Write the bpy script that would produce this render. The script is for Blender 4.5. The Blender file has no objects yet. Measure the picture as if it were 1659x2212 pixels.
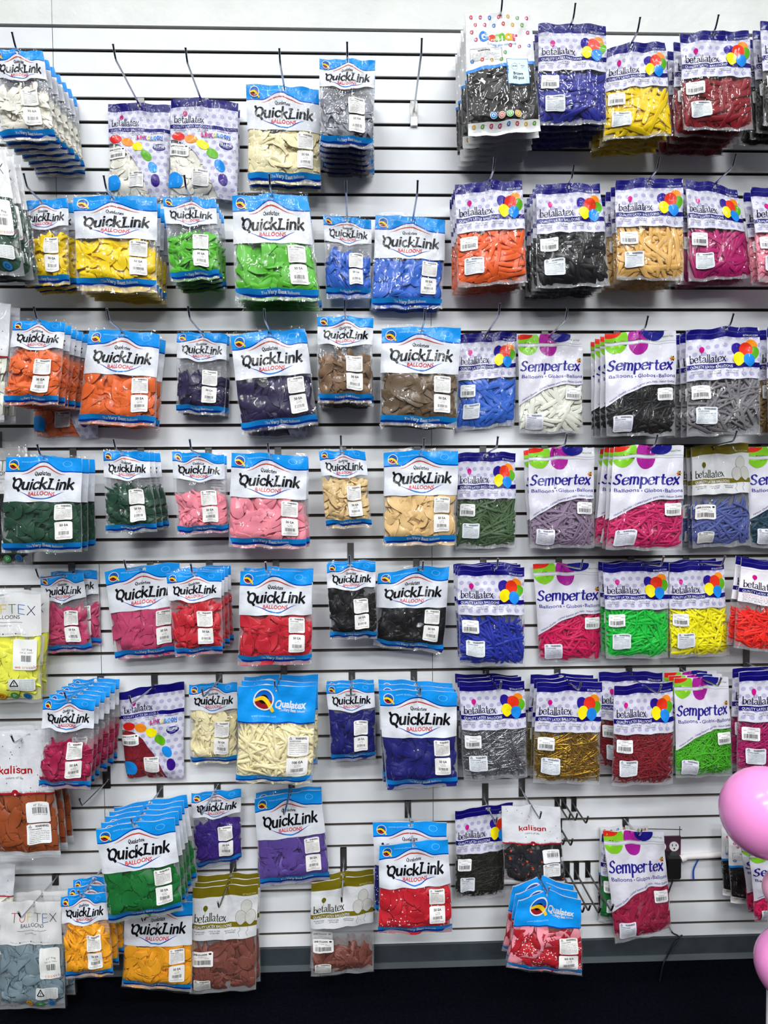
import bpy, math, random
import numpy as np
from mathutils import Vector, Matrix

random.seed(7)
C = bpy.context.scene.collection
sc = bpy.context.scene
# ------------------------------------------------------------------ camera
CAMZ = 1.75                      # camera height above the floor, wall front face at y = 0
YAW, PITCH, ROLL, FPX, DIST = 0.03279, 0.04181, -0.00685, 1581.4, 2.4787
IW, IH = 1659.0, 2212.0
def cam_axes():
    cy, sy, cp, sp = math.cos(YAW), math.sin(YAW), math.cos(PITCH), math.sin(PITCH)
    cr, sr = math.cos(ROLL), math.sin(ROLL)
    f = np.array([sy*cp, cy*cp, -sp]); r = np.array([cy, -sy, 0.0]); u = np.cross(r, f)
    return cr*r + sr*u, -sr*r + cr*u, f
CR, CU, CF = cam_axes()
cam = bpy.data.cameras.new('camera'); camo = bpy.data.objects.new('camera', cam); C.objects.link(camo)
cam.sensor_fit = 'HORIZONTAL'; cam.sensor_width = 36.0; cam.lens = FPX/IW*36.0
cam.clip_start = 0.05
M = Matrix(((CR[0], CU[0], -CF[0], 0), (CR[1], CU[1], -CF[1], -DIST), (CR[2], CU[2], -CF[2], CAMZ), (0, 0, 0, 1)))
camo.matrix_world = M
sc.camera = camo
def P(px, py, d):
    """world point seen at pixel (px, py) on the plane d metres in front of the wall"""
    v = CR*(px-IW/2)/FPX - CU*(py-IH/2)/FPX + CF
    t = (DIST-d)/v[1]
    return np.array([v[0]*t, -d, CAMZ+v[2]*t])
# ------------------------------------------------------------------ world, lights, exposure
w = bpy.data.worlds.new('world'); sc.world = w; w.use_nodes = True
nt = w.node_tree; bg = nt.nodes['Background']; bg.inputs[1].default_value = 0.5
_tc = nt.nodes.new('ShaderNodeTexCoord'); _sx = nt.nodes.new('ShaderNodeSeparateXYZ'); _cr = nt.nodes.new('ShaderNodeValToRGB')
_mr = nt.nodes.new('ShaderNodeMapRange'); _mr.inputs[1].default_value = -1; _mr.inputs[2].default_value = 1
nt.links.new(_tc.outputs['Generated'], _sx.inputs[0]); nt.links.new(_sx.outputs[2], _mr.inputs[0]); nt.links.new(_mr.outputs[0], _cr.inputs[0]); nt.links.new(_cr.outputs[0], bg.inputs[0])
_cr.color_ramp.elements[0].position = .35; _cr.color_ramp.elements[0].color = (.03, .03, .035, 1)
_cr.color_ramp.elements[1].position = .85; _cr.color_ramp.elements[1].color = (.95, .98, 1.0, 1)
_e = _cr.color_ramp.elements.new(.52); _e.color = (.17, .18, .2, 1)
def area(name, loc, sx, sy, power, col=(1, 1, 1), rot=(0, 0, 0)):
    l = bpy.data.lights.new(name, 'AREA'); l.shape = 'RECTANGLE'; l.size = sx; l.size_y = sy; l.energy = power; l.color = col
    o = bpy.data.objects.new(name, l); o.location = loc; o.rotation_euler = rot; C.objects.link(o); return o
for _y, _p in ((-1.8, 34), (-3.7, 74), (-5.7, 122), (-8.6, 185)):
    for _x in (-1.1, 1.1): area('ceiling_tube_light', (_x, _y, 4.45), 1.5, 0.24, _p, (0.97, 0.99, 1.0))
sc.view_settings.view_transform = 'Standard'; sc.view_settings.look = 'None'
sc.view_settings.exposure = 0.12; sc.view_settings.gamma = 1.0; sc.view_settings.use_curve_mapping = False
sc.cycles.transparent_max_bounces = 24
sc.cycles.max_bounces = 6
sc.cycles.caustics_reflective = False; sc.cycles.caustics_refractive = False
sc.cycles.use_denoising = True

# ------------------------------------------------------------------ materials
def lin(h):
    h = h.lstrip('#'); c = [int(h[i:i+2], 16)/255 for i in (0, 2, 4)]
    return tuple(x/12.92 if x <= .04045 else ((x+.055)/1.055)**2.4 for x in c) + (1,)
MATS = {}
def base_mat(name, col, rough=.5, metal=0.0, spec=.5, bump=None, var=None):
    if name in MATS: return MATS[name]
    m = bpy.data.materials.new(name); m.use_nodes = True; nt = m.node_tree; b = nt.nodes['Principled BSDF']
    b.inputs['Base Color'].default_value = lin(col); b.inputs['Roughness'].default_value = rough
    b.inputs['Metallic'].default_value = metal; b.inputs['Specular IOR Level'].default_value = spec
    tc = nt.nodes.new('ShaderNodeTexCoord')
    if bump:
        n = nt.nodes.new('ShaderNodeTexNoise'); n.inputs['Scale'].default_value = bump[0]; n.inputs['Detail'].default_value = 3
        nt.links.new(tc.outputs['Object'], n.inputs['Vector'])
        bp = nt.nodes.new('ShaderNodeBump'); bp.inputs['Strength'].default_value = 1.0; bp.inputs['Distance'].default_value = bump[1]
        nt.links.new(n.outputs['Fac'], bp.inputs['Height']); nt.links.new(bp.outputs['Normal'], b.inputs['Normal'])
    if var:
        n2 = nt.nodes.new('ShaderNodeTexNoise'); n2.inputs['Scale'].default_value = var[0]; n2.inputs['Detail'].default_value = 4
        nt.links.new(tc.outputs['Object'], n2.inputs['Vector'])
        mx = nt.nodes.new('ShaderNodeMix'); mx.data_type = 'RGBA'; mx.inputs['A'].default_value = lin(col); mx.inputs['B'].default_value = lin(var[1])
        mr = nt.nodes.new('ShaderNodeMapRange'); mr.inputs[1].default_value = .35; mr.inputs[2].default_value = .7
        nt.links.new(n2.outputs['Fac'], mr.inputs[0]); nt.links.new(mr.outputs[0], mx.inputs['Factor'])
        nt.links.new(mx.outputs['Result'], b.inputs['Base Color'])
    MATS[name] = m; return m
def crinkle(m):
    nt = m.node_tree; b = nt.nodes['Principled BSDF']; N = nt.nodes.new; L = nt.links.new
    tc = N('ShaderNodeTexCoord'); mp = N('ShaderNodeMapping'); mp.inputs['Scale'].default_value = (1, 1, .4); mp.inputs['Rotation'].default_value = (0, .35, 0)
    n = N('ShaderNodeTexNoise'); n.inputs['Scale'].default_value = 17; n.inputs['Detail'].default_value = 2; n.inputs['Distortion'].default_value = 1.4
    L(tc.outputs['Object'], mp.inputs[0]); L(mp.outputs[0], n.inputs['Vector'])
    bp = N('ShaderNodeBump'); bp.inputs['Distance'].default_value = .014; L(n.outputs['Fac'], bp.inputs['Height']); L(bp.outputs[0], b.inputs['Coat Normal'])
    b.inputs['Coat Weight'].default_value = .45; b.inputs['Coat Roughness'].default_value = .06; b.inputs['Coat IOR'].default_value = 1.4
    return m
def pm(col):            # glossy printed polythene
    name = 'print_'+col.lstrip('#')
    if name in MATS: return MATS[name]
    return crinkle(base_mat(name, col, .3, 0, .2, (22, .004)))
def latex(col, rough=.42, metal=0.0):
    m = base_mat('latex_'+col.lstrip('#')+('m' if metal else ''), col, rough, metal, .28)
    c = lin(col); g = min(1.0, .93/max(c[:3])); m.node_tree.nodes['Principled BSDF'].inputs['Base Color'].default_value = tuple(x*g for x in c[:3])+(1,)
    return m
def film_mat(name, haze, hazecol, gloss, rough=.07, bscale=19, bdist=.024):
    m = bpy.data.materials.new(name); m.use_nodes = True; nt = m.node_tree; nt.nodes.clear()
    N = nt.nodes.new; L = nt.links.new
    out = N('ShaderNodeOutputMaterial'); tr = N('ShaderNodeBsdfTransparent'); tr.inputs[0].default_value = (.975, .975, .975, 1)
    df = N('ShaderNodeBsdfDiffuse'); df.inputs[0].default_value = lin(hazecol)
    gl = N('ShaderNodeBsdfGlossy'); gl.inputs['Roughness'].default_value = rough; gl.inputs[0].default_value = (1, 1, 1, 1)
    tc = N('ShaderNodeTexCoord'); n = N('ShaderNodeTexNoise'); n.inputs['Scale'].default_value = bscale; n.inputs['Detail'].default_value = 2.2; n.inputs['Roughness'].default_value = .45; n.inputs['Distortion'].default_value = 1.4
    mp = N('ShaderNodeMapping'); mp.inputs['Scale'].default_value = (1, 1, .42); mp.inputs['Rotation'].default_value = (0, .4, 0)
    L(tc.outputs['Object'], mp.inputs[0]); L(mp.outputs[0], n.inputs['Vector'])
    bp = N('ShaderNodeBump'); bp.inputs['Distance'].default_value = bdist; bp.inputs['Strength'].default_value = 1
    L(n.outputs['Fac'], bp.inputs['Height']); L(bp.outputs[0], gl.inputs['Normal'])
    ge = N('ShaderNodeNewGeometry'); dt = N('ShaderNodeVectorMath'); dt.operation = 'DOT_PRODUCT'; L(bp.outputs[0], dt.inputs[0]); L(ge.outputs['Incoming'], dt.inputs[1])
    def mth(op, a, v):
        q = N('ShaderNodeMath'); q.operation = op; q.use_clamp = op != 'ABSOLUTE'; L(a, q.inputs[0] if op != 'SUBTRACT' else q.inputs[1])
        if op == 'SUBTRACT': q.inputs[0].default_value = v
        else: q.inputs[1].default_value = v
        return q.outputs[0]
    mu = N('ShaderNodeMath'); mu.operation = 'MULTIPLY_ADD'; mu.use_clamp = True; mu.inputs[1].default_value = .8*gloss; mu.inputs[2].default_value = .036*gloss
    L(mth('POWER', mth('SUBTRACT', mth('ABSOLUTE', dt.outputs['Value'], 0), 1), 5), mu.inputs[0])
    m1 = N('ShaderNodeMixShader'); m1.inputs[0].default_value = haze; L(tr.outputs[0], m1.inputs[1]); L(df.outputs[0], m1.inputs[2])
    m2 = N('ShaderNodeMixShader'); L(mu.outputs[0], m2.inputs[0]); L(m1.outputs[0], m2.inputs[1]); L(gl.outputs[0], m2.inputs[2])
    L(m2.outputs[0], out.inputs[0]); MATS[name] = m; return m
FILM = film_mat('clear_film', .01, '#ffffff', 1.05, .045)
FILM_MILKY = film_mat('milky_film', .3, '#f4f4f0', 1.5, .12)
FILM_BACK = film_mat('back_film', .3, '#c9cbd0', .5, .2)
def dots_mat(name, basec, dotc, n=8.5, r=.3, rough=.3):
    m = crinkle(base_mat(name, basec, rough, 0, .2, (22, .004))); nt = m.node_tree; b = nt.nodes['Principled BSDF']
    N = nt.nodes.new; L = nt.links.new
    uv = N('ShaderNodeUVMap'); sx = N('ShaderNodeSeparateXYZ'); L(uv.outputs[0], sx.inputs[0])
    def mth(op, a, bb=None):
        q = N('ShaderNodeMath'); q.operation = op
        for i, v in enumerate((a, bb)):
            if v is None: continue
            if isinstance(v, (int, float)): q.inputs[i].default_value = v
            else: L(v, q.inputs[i])
        return q.outputs[0]
    y = mth('MULTIPLY', sx.outputs[1], n*1.15); row = mth('FLOOR', y)
    x = mth('ADD', mth('MULTIPLY', sx.outputs[0], n), mth('MULTIPLY', row, .5))
    fx = mth('SUBTRACT', mth('FRACT', x), .5); fy = mth('SUBTRACT', mth('FRACT', y), .5)
    d = mth('SQRT', mth('ADD', mth('MULTIPLY', fx, fx), mth('MULTIPLY', fy, fy)))
    k = mth('LESS_THAN', d, r)
    mx = N('ShaderNodeMix'); mx.data_type = 'RGBA'; mx.inputs['A'].default_value = lin(basec); mx.inputs['B'].default_value = lin(dotc)
    L(k, mx.inputs['Factor']); L(mx.outputs['Result'], b.inputs['Base Color']); return m
DOTS = dots_mat('print_lavender_dots', '#d2d2df', '#aeaacb')
CHROME = base_mat('chrome', '#c8ccd2', .18, 1.0)
STEEL = base_mat('dark_steel', '#6c6a68', .35, 1.0)

# ------------------------------------------------------------------ mesh helper
def mk(name, V, parts, mats, parent=None, uv=None, smooth=True):
    """parts: list of (faces array n x k, material index)"""
    me = bpy.data.meshes.new(name)
    V = np.asarray(V, np.float32)
    me.vertices.add(len(V)); me.vertices.foreach_set('co', V.ravel())
    loops = []; starts = []; mi = []; pos = 0
    for F, k in parts:
        F = np.asarray(F, np.int32)
        if len(F) == 0: continue
        loops.append(F.ravel()); n, s = F.shape
        starts.append(pos+np.arange(n, dtype=np.int32)*s); pos += n*s; mi.append(np.full(n, k, np.int32))
    loops = np.concatenate(loops); starts = np.concatenate(starts); mi = np.concatenate(mi)
    me.loops.add(len(loops)); me.loops.foreach_set('vertex_index', loops)
    me.polygons.add(len(starts)); me.polygons.foreach_set('loop_start', starts)
    me.polygons.foreach_set('material_index', mi)
    me.polygons.foreach_set('use_smooth', np.full(len(starts), smooth, bool))
    if uv is not None:
        l = me.uv_layers.new(name='UVMap'); l.data.foreach_set('uv', np.asarray(uv, np.float32)[loops].ravel())
    for m in mats: me.materials.append(m)
    me.update(calc_edges=True); me.validate()
    o = bpy.data.objects.new(name, me); C.objects.link(o)
    if parent is not None: o.parent = parent
    return o
def tag(o, label, cat, group=None, kind=None):
    o['label'] = label
    if cat: o['category'] = cat
    if group: o['group'] = group
    if kind: o['kind'] = kind
def empty(name, loc):
    o = bpy.data.objects.new(name, None); o.empty_display_size = .02; o.location = loc; C.objects.link(o); return o
class MB:
    """collects simple solids into one mesh"""
    def __init__(s): s.V = []; s.F = {}; s.n = 0; s.m = []
    def add(s, V, F, k=0):
        V = np.asarray(V, float); F = np.asarray(F, int)
        s.V.append(V); s.F.setdefault((F.shape[1], k), []).append(F+s.n); s.n += len(V)
    def box(s, x0, x1, y0, y1, z0, z1, k=0):
        v = [(x, y, z) for x in (x0, x1) for y in (y0, y1) for z in (z0, z1)]
        s.add(v, [(0, 1, 3, 2), (4, 6, 7, 5), (0, 4, 5, 1), (2, 3, 7, 6), (0, 2, 6, 4), (1, 5, 7, 3)], k)
    def tube(s, pts, r, n=8, k=0, cap=True):
        pts = np.asarray(pts, float); R = np.broadcast_to(np.asarray(r, float), (len(pts),))
        T = np.gradient(pts, axis=0); T /= np.linalg.norm(T, axis=1)[:, None]+1e-12
        ref = np.array([0, 0, 1.]) if abs(T[0] @ np.array([0, 0, 1.])) < .9 else np.array([1., 0, 0])
        a = np.cross(T, ref); a /= np.linalg.norm(a, axis=1)[:, None]+1e-12; b = np.cross(T, a)
        th = np.arange(n)*2*math.pi/n
        V = pts[:, None]+R[:, None, None]*(np.cos(th)[None, :, None]*a[:, None]+np.sin(th)[None, :, None]*b[:, None])
        m = len(pts); F = []
        for i in range(m-1):
            for j in range(n): F.append((i*n+j, i*n+(j+1) % n, (i+1)*n+(j+1) % n, (i+1)*n+j))
        V = V.reshape(-1, 3); s.add(V, F, k)
        if cap:
            for i, c in ((0, pts[0]), (m-1, pts[-1])):
                s.add(np.vstack([V[i*n:(i+1)*n], c]), [(j, (j+1) % n, n) for j in range(n)], k)
    def build(s, name, mats, parent=None, smooth=False):
        return mk(name, np.vstack(s.V), [(np.vstack(f), k[1]) for k, f in s.F.items()], mats, parent, None, smooth)

# ------------------------------------------------------------------ the setting
WHITE = base_mat('white_melamine', '#eceef0', .38, 0, .4, (3.0, .002), (9, '#e2e5e8'))
PLASTER = base_mat('painted_plaster', '#eef0ec', .55, 0, .3, (26, .003), (5, '#e3e6e1'))
GROOVE = base_mat('groove_mdf', '#6a6158', .7)
GREYP = base_mat('grey_base_paint', '#394045', .45, 0, .4, (30, .001), (14, '#30373b'))
GREYL = base_mat('grey_base_lip', '#5c6366', .5, 0, .4, (30, .001))
CARPET = base_mat('dark_navy_carpet', '#04050b', .95, 0, .05, (220, .004), (90, '#090b14'))
# groove heights, measured down the wall
GZ = [CAMZ+1.4868-.0762*k for k in range(41)]
corr = {12: .003, 13: .005, 14: .004, 15: .002, 24: -.002, 25: -.004, 26: -.005, 27: -.004, 30: .003, 31: .005, 32: .004}
GZ = [z+corr.get(k, 0)*0.9 for k, z in enumerate(GZ)]
XL, XR = -2.1, 2.1
S1 = P(113, 60, 0)[0]; S2 = P(932, 900, 0)[0]; S3 = P(223, 1600, 0)[0]
wb = MB()
def board(x0, x1, z0, z1):
    # front face with T-slot lips top and bottom
    t, c = .0065, .009
    pts = [(0, z0), (t, z0), (t, z0+c), (.019, z0+c), (.019, z1-c), (t, z1-c), (t, z1), (0, z1)]
    V = [(x, y, z) for x in (x0, x1) for (y, z) in pts]; n = 8
    for i in range(n):
        j = (i+1) % n
        wb.add([V[i], V[j], V[n+j], V[n+i]], [(0, 1, 2, 3)], 0 if i == 7 or i in (0, 6) else 1)
    for s in (0, n): wb.add(V[s:s+n], [(0, 1, 2, 7), (2, 3, 4, 5), (2, 5, 6, 7)][:1] + [(2, 3, 4, 5), (2, 5, 6, 7)], 1)
g = .0054
for k in range(40):
    br = [XL] + ([S1] if k < 10 else []) + ([S2] if k >= 10 else []) + ([S3] if 22 < k else []) + [XR]
    br = sorted(br)
    for a, b in zip(br[:-1], br[1:]):
        board(a+(.0009 if a > XL else 0), b-(.0009 if b < XR else 0), GZ[k+1]+g, GZ[k]-g)
board(XL, XR, GZ[40]-.045, GZ[40]-g)
wb.box(XL, XR, .0195, .03, 0.0, GZ[0]+.03, 1)
wall = wb.build('wall_back', [WHITE, GROOVE]); wall['kind'] = 'structure'
m = MB(); m.box(XL, S1-.0009, -.001, .03, GZ[0]+g, 4.2); m.box(S1+.0009, XR, -.001, .03, GZ[0]+g, 4.2)
o = m.build('wall_upper', [PLASTER]); o['kind'] = 'structure'
m = MB(); zb = P(700, 2034, 0)[2]; zl = P(700, 2084, 0.012)[2]; zk = P(700, 2096, .012)[2]
m.box(XL, XR, -.010, .0295, zl, GZ[40]-.046, 0); m.box(XL, XR, -.0145, .0295, zk, zl, 1)
m.box(XL, XR, -.012, .0295, -.0005, zk, 2)
o = m.build('baseboard_back', [GREYP, GREYL, CARPET]); o['kind'] = 'structure'
m = MB(); m.box(-4, 4, -6, .03, -.05, 0); o = m.build('floor', [CARPET]); o['kind'] = 'structure'

# ------------------------------------------------------------------ lettering
def catmull(pts, n=6, closed=False):
    p = [np.array(q, float) for q in pts]; out = []
    m = len(p)
    if closed: seq = range(m)
    else: seq = range(m-1)
    for i in seq:
        p0 = p[(i-1) % m] if closed or i > 0 else 2*p[0]-p[1]
        p1 = p[i]; p2 = p[(i+1) % m]
        p3 = p[(i+2) % m] if closed or i+2 < m else 2*p[-1]-p[-2]
        for t in np.arange(n)/n:
            out.append(.5*((2*p1)+(-p0+p2)*t+(2*p0-5*p1+4*p2-p3)*t*t+(-p0+3*p1-3*p2+p3)*t**3))
    out.append(p[0] if closed else p[-1])
    return np.array(out)
def ell(cx, cy, rx, ry, a0=0, a1=360, n=20):
    a = np.radians(np.linspace(a0, a1, n+1)); return np.stack([cx+rx*np.cos(a), cy+ry*np.sin(a)], 1)
def ribbon(pts, iso, nib=0.0, ang=20, taper=0.0, extend=.6):
    """stroke with a pen: returns points, quads"""
    pts = np.asarray(pts, float); T = np.gradient(pts, axis=0); T /= np.linalg.norm(T, axis=1)[:, None]+1e-9
    N = np.stack([-T[:, 1], T[:, 0]], 1); a = math.radians(ang); nb = np.array([math.cos(a), math.sin(a)])
    wdt = iso+nib*np.abs(N @ nb)
    if taper:
        s = np.linspace(0, 1, len(pts)); wdt = wdt*(1-taper+taper*np.sin(s*math.pi)**.8)
    pts = pts.copy()
    pts[0] -= T[0]*wdt[0]*extend; pts[-1] += T[-1]*wdt[-1]*extend
    V = np.vstack([pts+N*wdt[:, None], pts-N*wdt[:, None]]); n = len(pts); i = np.arange(n-1)
    return V, np.stack([i, i+1, n+i+1, n+i], 1)
def L_(*p):  # straight stroke with a few samples
    out = []
    for a, b in zip(p[:-1], p[1:]): out.append(np.array([np.array(a)+(np.array(b)-np.array(a))*t for t in (0, .5, 1)]))
    return out
def S_(*p): return [catmull(p)]
GL = {
 'a': (.95, [ell(.42, .5, .36, .47)] + L_((.8, 1), (.8, 0))),
 'A': (.95, S_((.14, .8), (.4, 1.0), (.68, .86), (.72, .6), (.72, .16), (.95, .02)) + S_((.72, .58), (.38, .5), (.1, .26), (.28, .0), (.55, .1), (.72, .3))),
 'b': (.95, L_((.14, 1.6), (.14, 0)) + [ell(.5, .5, .36, .48)]),
 'c': (.8, [ell(.48, .5, .38, .48, 45, 315)]),
 'e': (.92, S_((.1, .52), (.5, .54), (.84, .58), (.76, .88), (.48, 1.0), (.16, .8), (.09, .45), (.25, .08), (.55, .0), (.86, .2))),
 'i': (.36, L_((.18, 1), (.18, 0)) + L_((.17, 1.36), (.19, 1.42))),
 'k': (.88, L_((.14, 1.6), (.14, 0)) + L_((.76, 1), (.2, .44)) + L_((.36, .58), (.84, 0))),
 'l': (.36, L_((.18, 1.6), (.18, 0))),
 'm': (1.42, L_((.14, 1), (.14, 0)) + S_((.14, .68), (.32, .96), (.55, .96), (.68, .72), (.68, .35), (.68, 0)) + S_((.68, .68), (.86, .96), (1.1, .96), (1.24, .72), (1.24, .35), (1.24, 0))),
 'n': (.92, L_((.14, 1), (.14, 0)) + S_((.14, .66), (.34, .96), (.6, .96), (.76, .72), (.76, .35), (.76, 0))),
 'p': (.95, L_((.14, 1), (.14, -.55)) + [ell(.5, .5, .36, .48)]),
 'r': (.66, L_((.14, 1), (.14, 0)) + S_((.14, .62), (.34, .95), (.62, .96))),
 's': (.75, S_((.66, .84), (.4, 1.0), (.14, .8), (.3, .56), (.56, .44), (.66, .2), (.4, .0), (.1, .14))),
 'S': (1.05, S_((.92, 1.28), (.6, 1.5), (.24, 1.25), (.32, .88), (.7, .66), (.84, .3), (.5, .0), (.06, .18))),
 't': (.72, S_((.34, 1.38), (.34, .9), (.34, .3), (.46, .02), (.74, .1)) + L_((.06, 1), (.68, 1))),
 'u': (.95, S_((.12, 1), (.12, .6), (.16, .18), (.4, .0), (.66, .16), (.78, .45)) + L_((.78, 1), (.78, 0))),
 'x': (.84, L_((.08, 1), (.78, 0)) + L_((.76, 1), (.06, 0))),
 'Q': (1.3, [ell(.66, .78, .5, .72)] + S_((.5, .3), (.85, .05), (1.2, -.22))),
 'q': (1.3, [ell(.7, .76, .5, .7)] + S_((.62, .2), (.95, -.02), (1.16, -.3)) + S_((.32, 1.15), (.12, 1.4), (.0, 1.62))),
 'L': (1.05, S_((.12, 1.5), (.5, 1.5)) + S_((.36, 1.48), (.3, .8), (.24, .08)) + S_((.1, .02), (.5, .1), (.98, .06))),
 'G': (1.3, [ell(.65, .75, .55, .72, 40, 335)] + L_((.7, .7), (1.2, .7), (1.2, .3))),
 'T': (.95, L_((.0, 1.5), (.92, 1.5)) + L_((.46, 1.5), (.42, 0))),
 'U': (1.05, S_((.1, 1.5), (.1, .8), (.14, .25), (.48, .0), (.8, .25), (.86, .8), (.9, 1.5))),
 'F': (.85, L_((.1, 1.5), (.1, 0)) + L_((.1, 1.5), (.78, 1.5)) + L_((.1, .8), (.68, .8))),
 'E': (.95, L_((.1, 1.5), (.1, 0)) + L_((.1, 1.5), (.82, 1.5)) + L_((.1, .8), (.74, .8)) + L_((.1, .0), (.84, .0))),
 'X': (1.05, L_((.08, 1.5), (.95, 0)) + L_((.95, 1.5), (.02, 0))),
}
def pen(s, x0, x1, ybase, iso, nib=0, ang=20, shear=0.0, hs=None, gap=.12, serif=0.0, per=None, cap=0):
    """stroke lettering between x0 and x1; x-height scale hs (else from width). y grows downward. returns list of (V,F,idx)"""
    adv = [GL[c][0]+gap for c in s]; tot = sum(adv)-gap; sx = (x1-x0)/tot; sy = hs if hs else sx
    out = []; cx = 0
    for k, c in enumerate(s):
        for st in GL[c][1]:
            V, F = ribbon(st, iso, nib, ang)
            out.append((np.stack([x0+(cx+V[:, 0]+shear*V[:, 1])*sx, ybase-V[:, 1]*sy], 1), F, k))
            if cap:
                for e in (st[0], st[-1]):
                    E = ell(e[0], e[1], cap, cap, 0, 360, 10)[:-1]; E = np.vstack([E, [e]]); F = np.array([(q, (q+1) % 10, 10) for q in range(10)])
                    out.append((np.stack([x0+(cx+E[:, 0]+shear*E[:, 1])*sx, ybase-E[:, 1]*sy], 1), F, k))
            if serif and len(st) == 3:
                for e in (st[0], st[-1]):
                    if abs(st[0][0]-st[-1][0]) < .05:
                        V, F = ribbon(np.array([(e[0]-serif, e[1]), (e[0], e[1]), (e[0]+serif*.9, e[1])]), iso*.9)
                        out.append((np.stack([x0+(cx+V[:, 0]+shear*V[:, 1])*sx, ybase-V[:, 1]*sy], 1), F, k))
        cx += adv[k]
    return out
TXT = {}
def txt(s, bold=0.0, res=1):
    key = (s, bold, res)
    if key not in TXT:
        cu = bpy.data.curves.new('t', 'FONT'); cu.body = s; cu.resolution_u = res; cu.offset = bold; cu.size = 1
        ob = bpy.data.objects.new('t', cu); C.objects.link(ob)
        dg = bpy.context.evaluated_depsgraph_get(); me = ob.evaluated_get(dg).to_mesh()
        me.calc_loop_triangles()
        V = np.empty(len(me.vertices)*3, np.float32); me.vertices.foreach_get('co', V); V = V.reshape(-1, 3)[:, :2].astype(float)
        F = np.empty(len(me.loop_triangles)*3, np.int32); me.loop_triangles.foreach_get('vertices', F); F = F.reshape(-1, 3)
        ob.evaluated_get(dg).to_mesh_clear(); bpy.data.objects.remove(ob); bpy.data.curves.remove(cu)
        TXT[key] = (V, F)
    return TXT[key]

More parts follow.
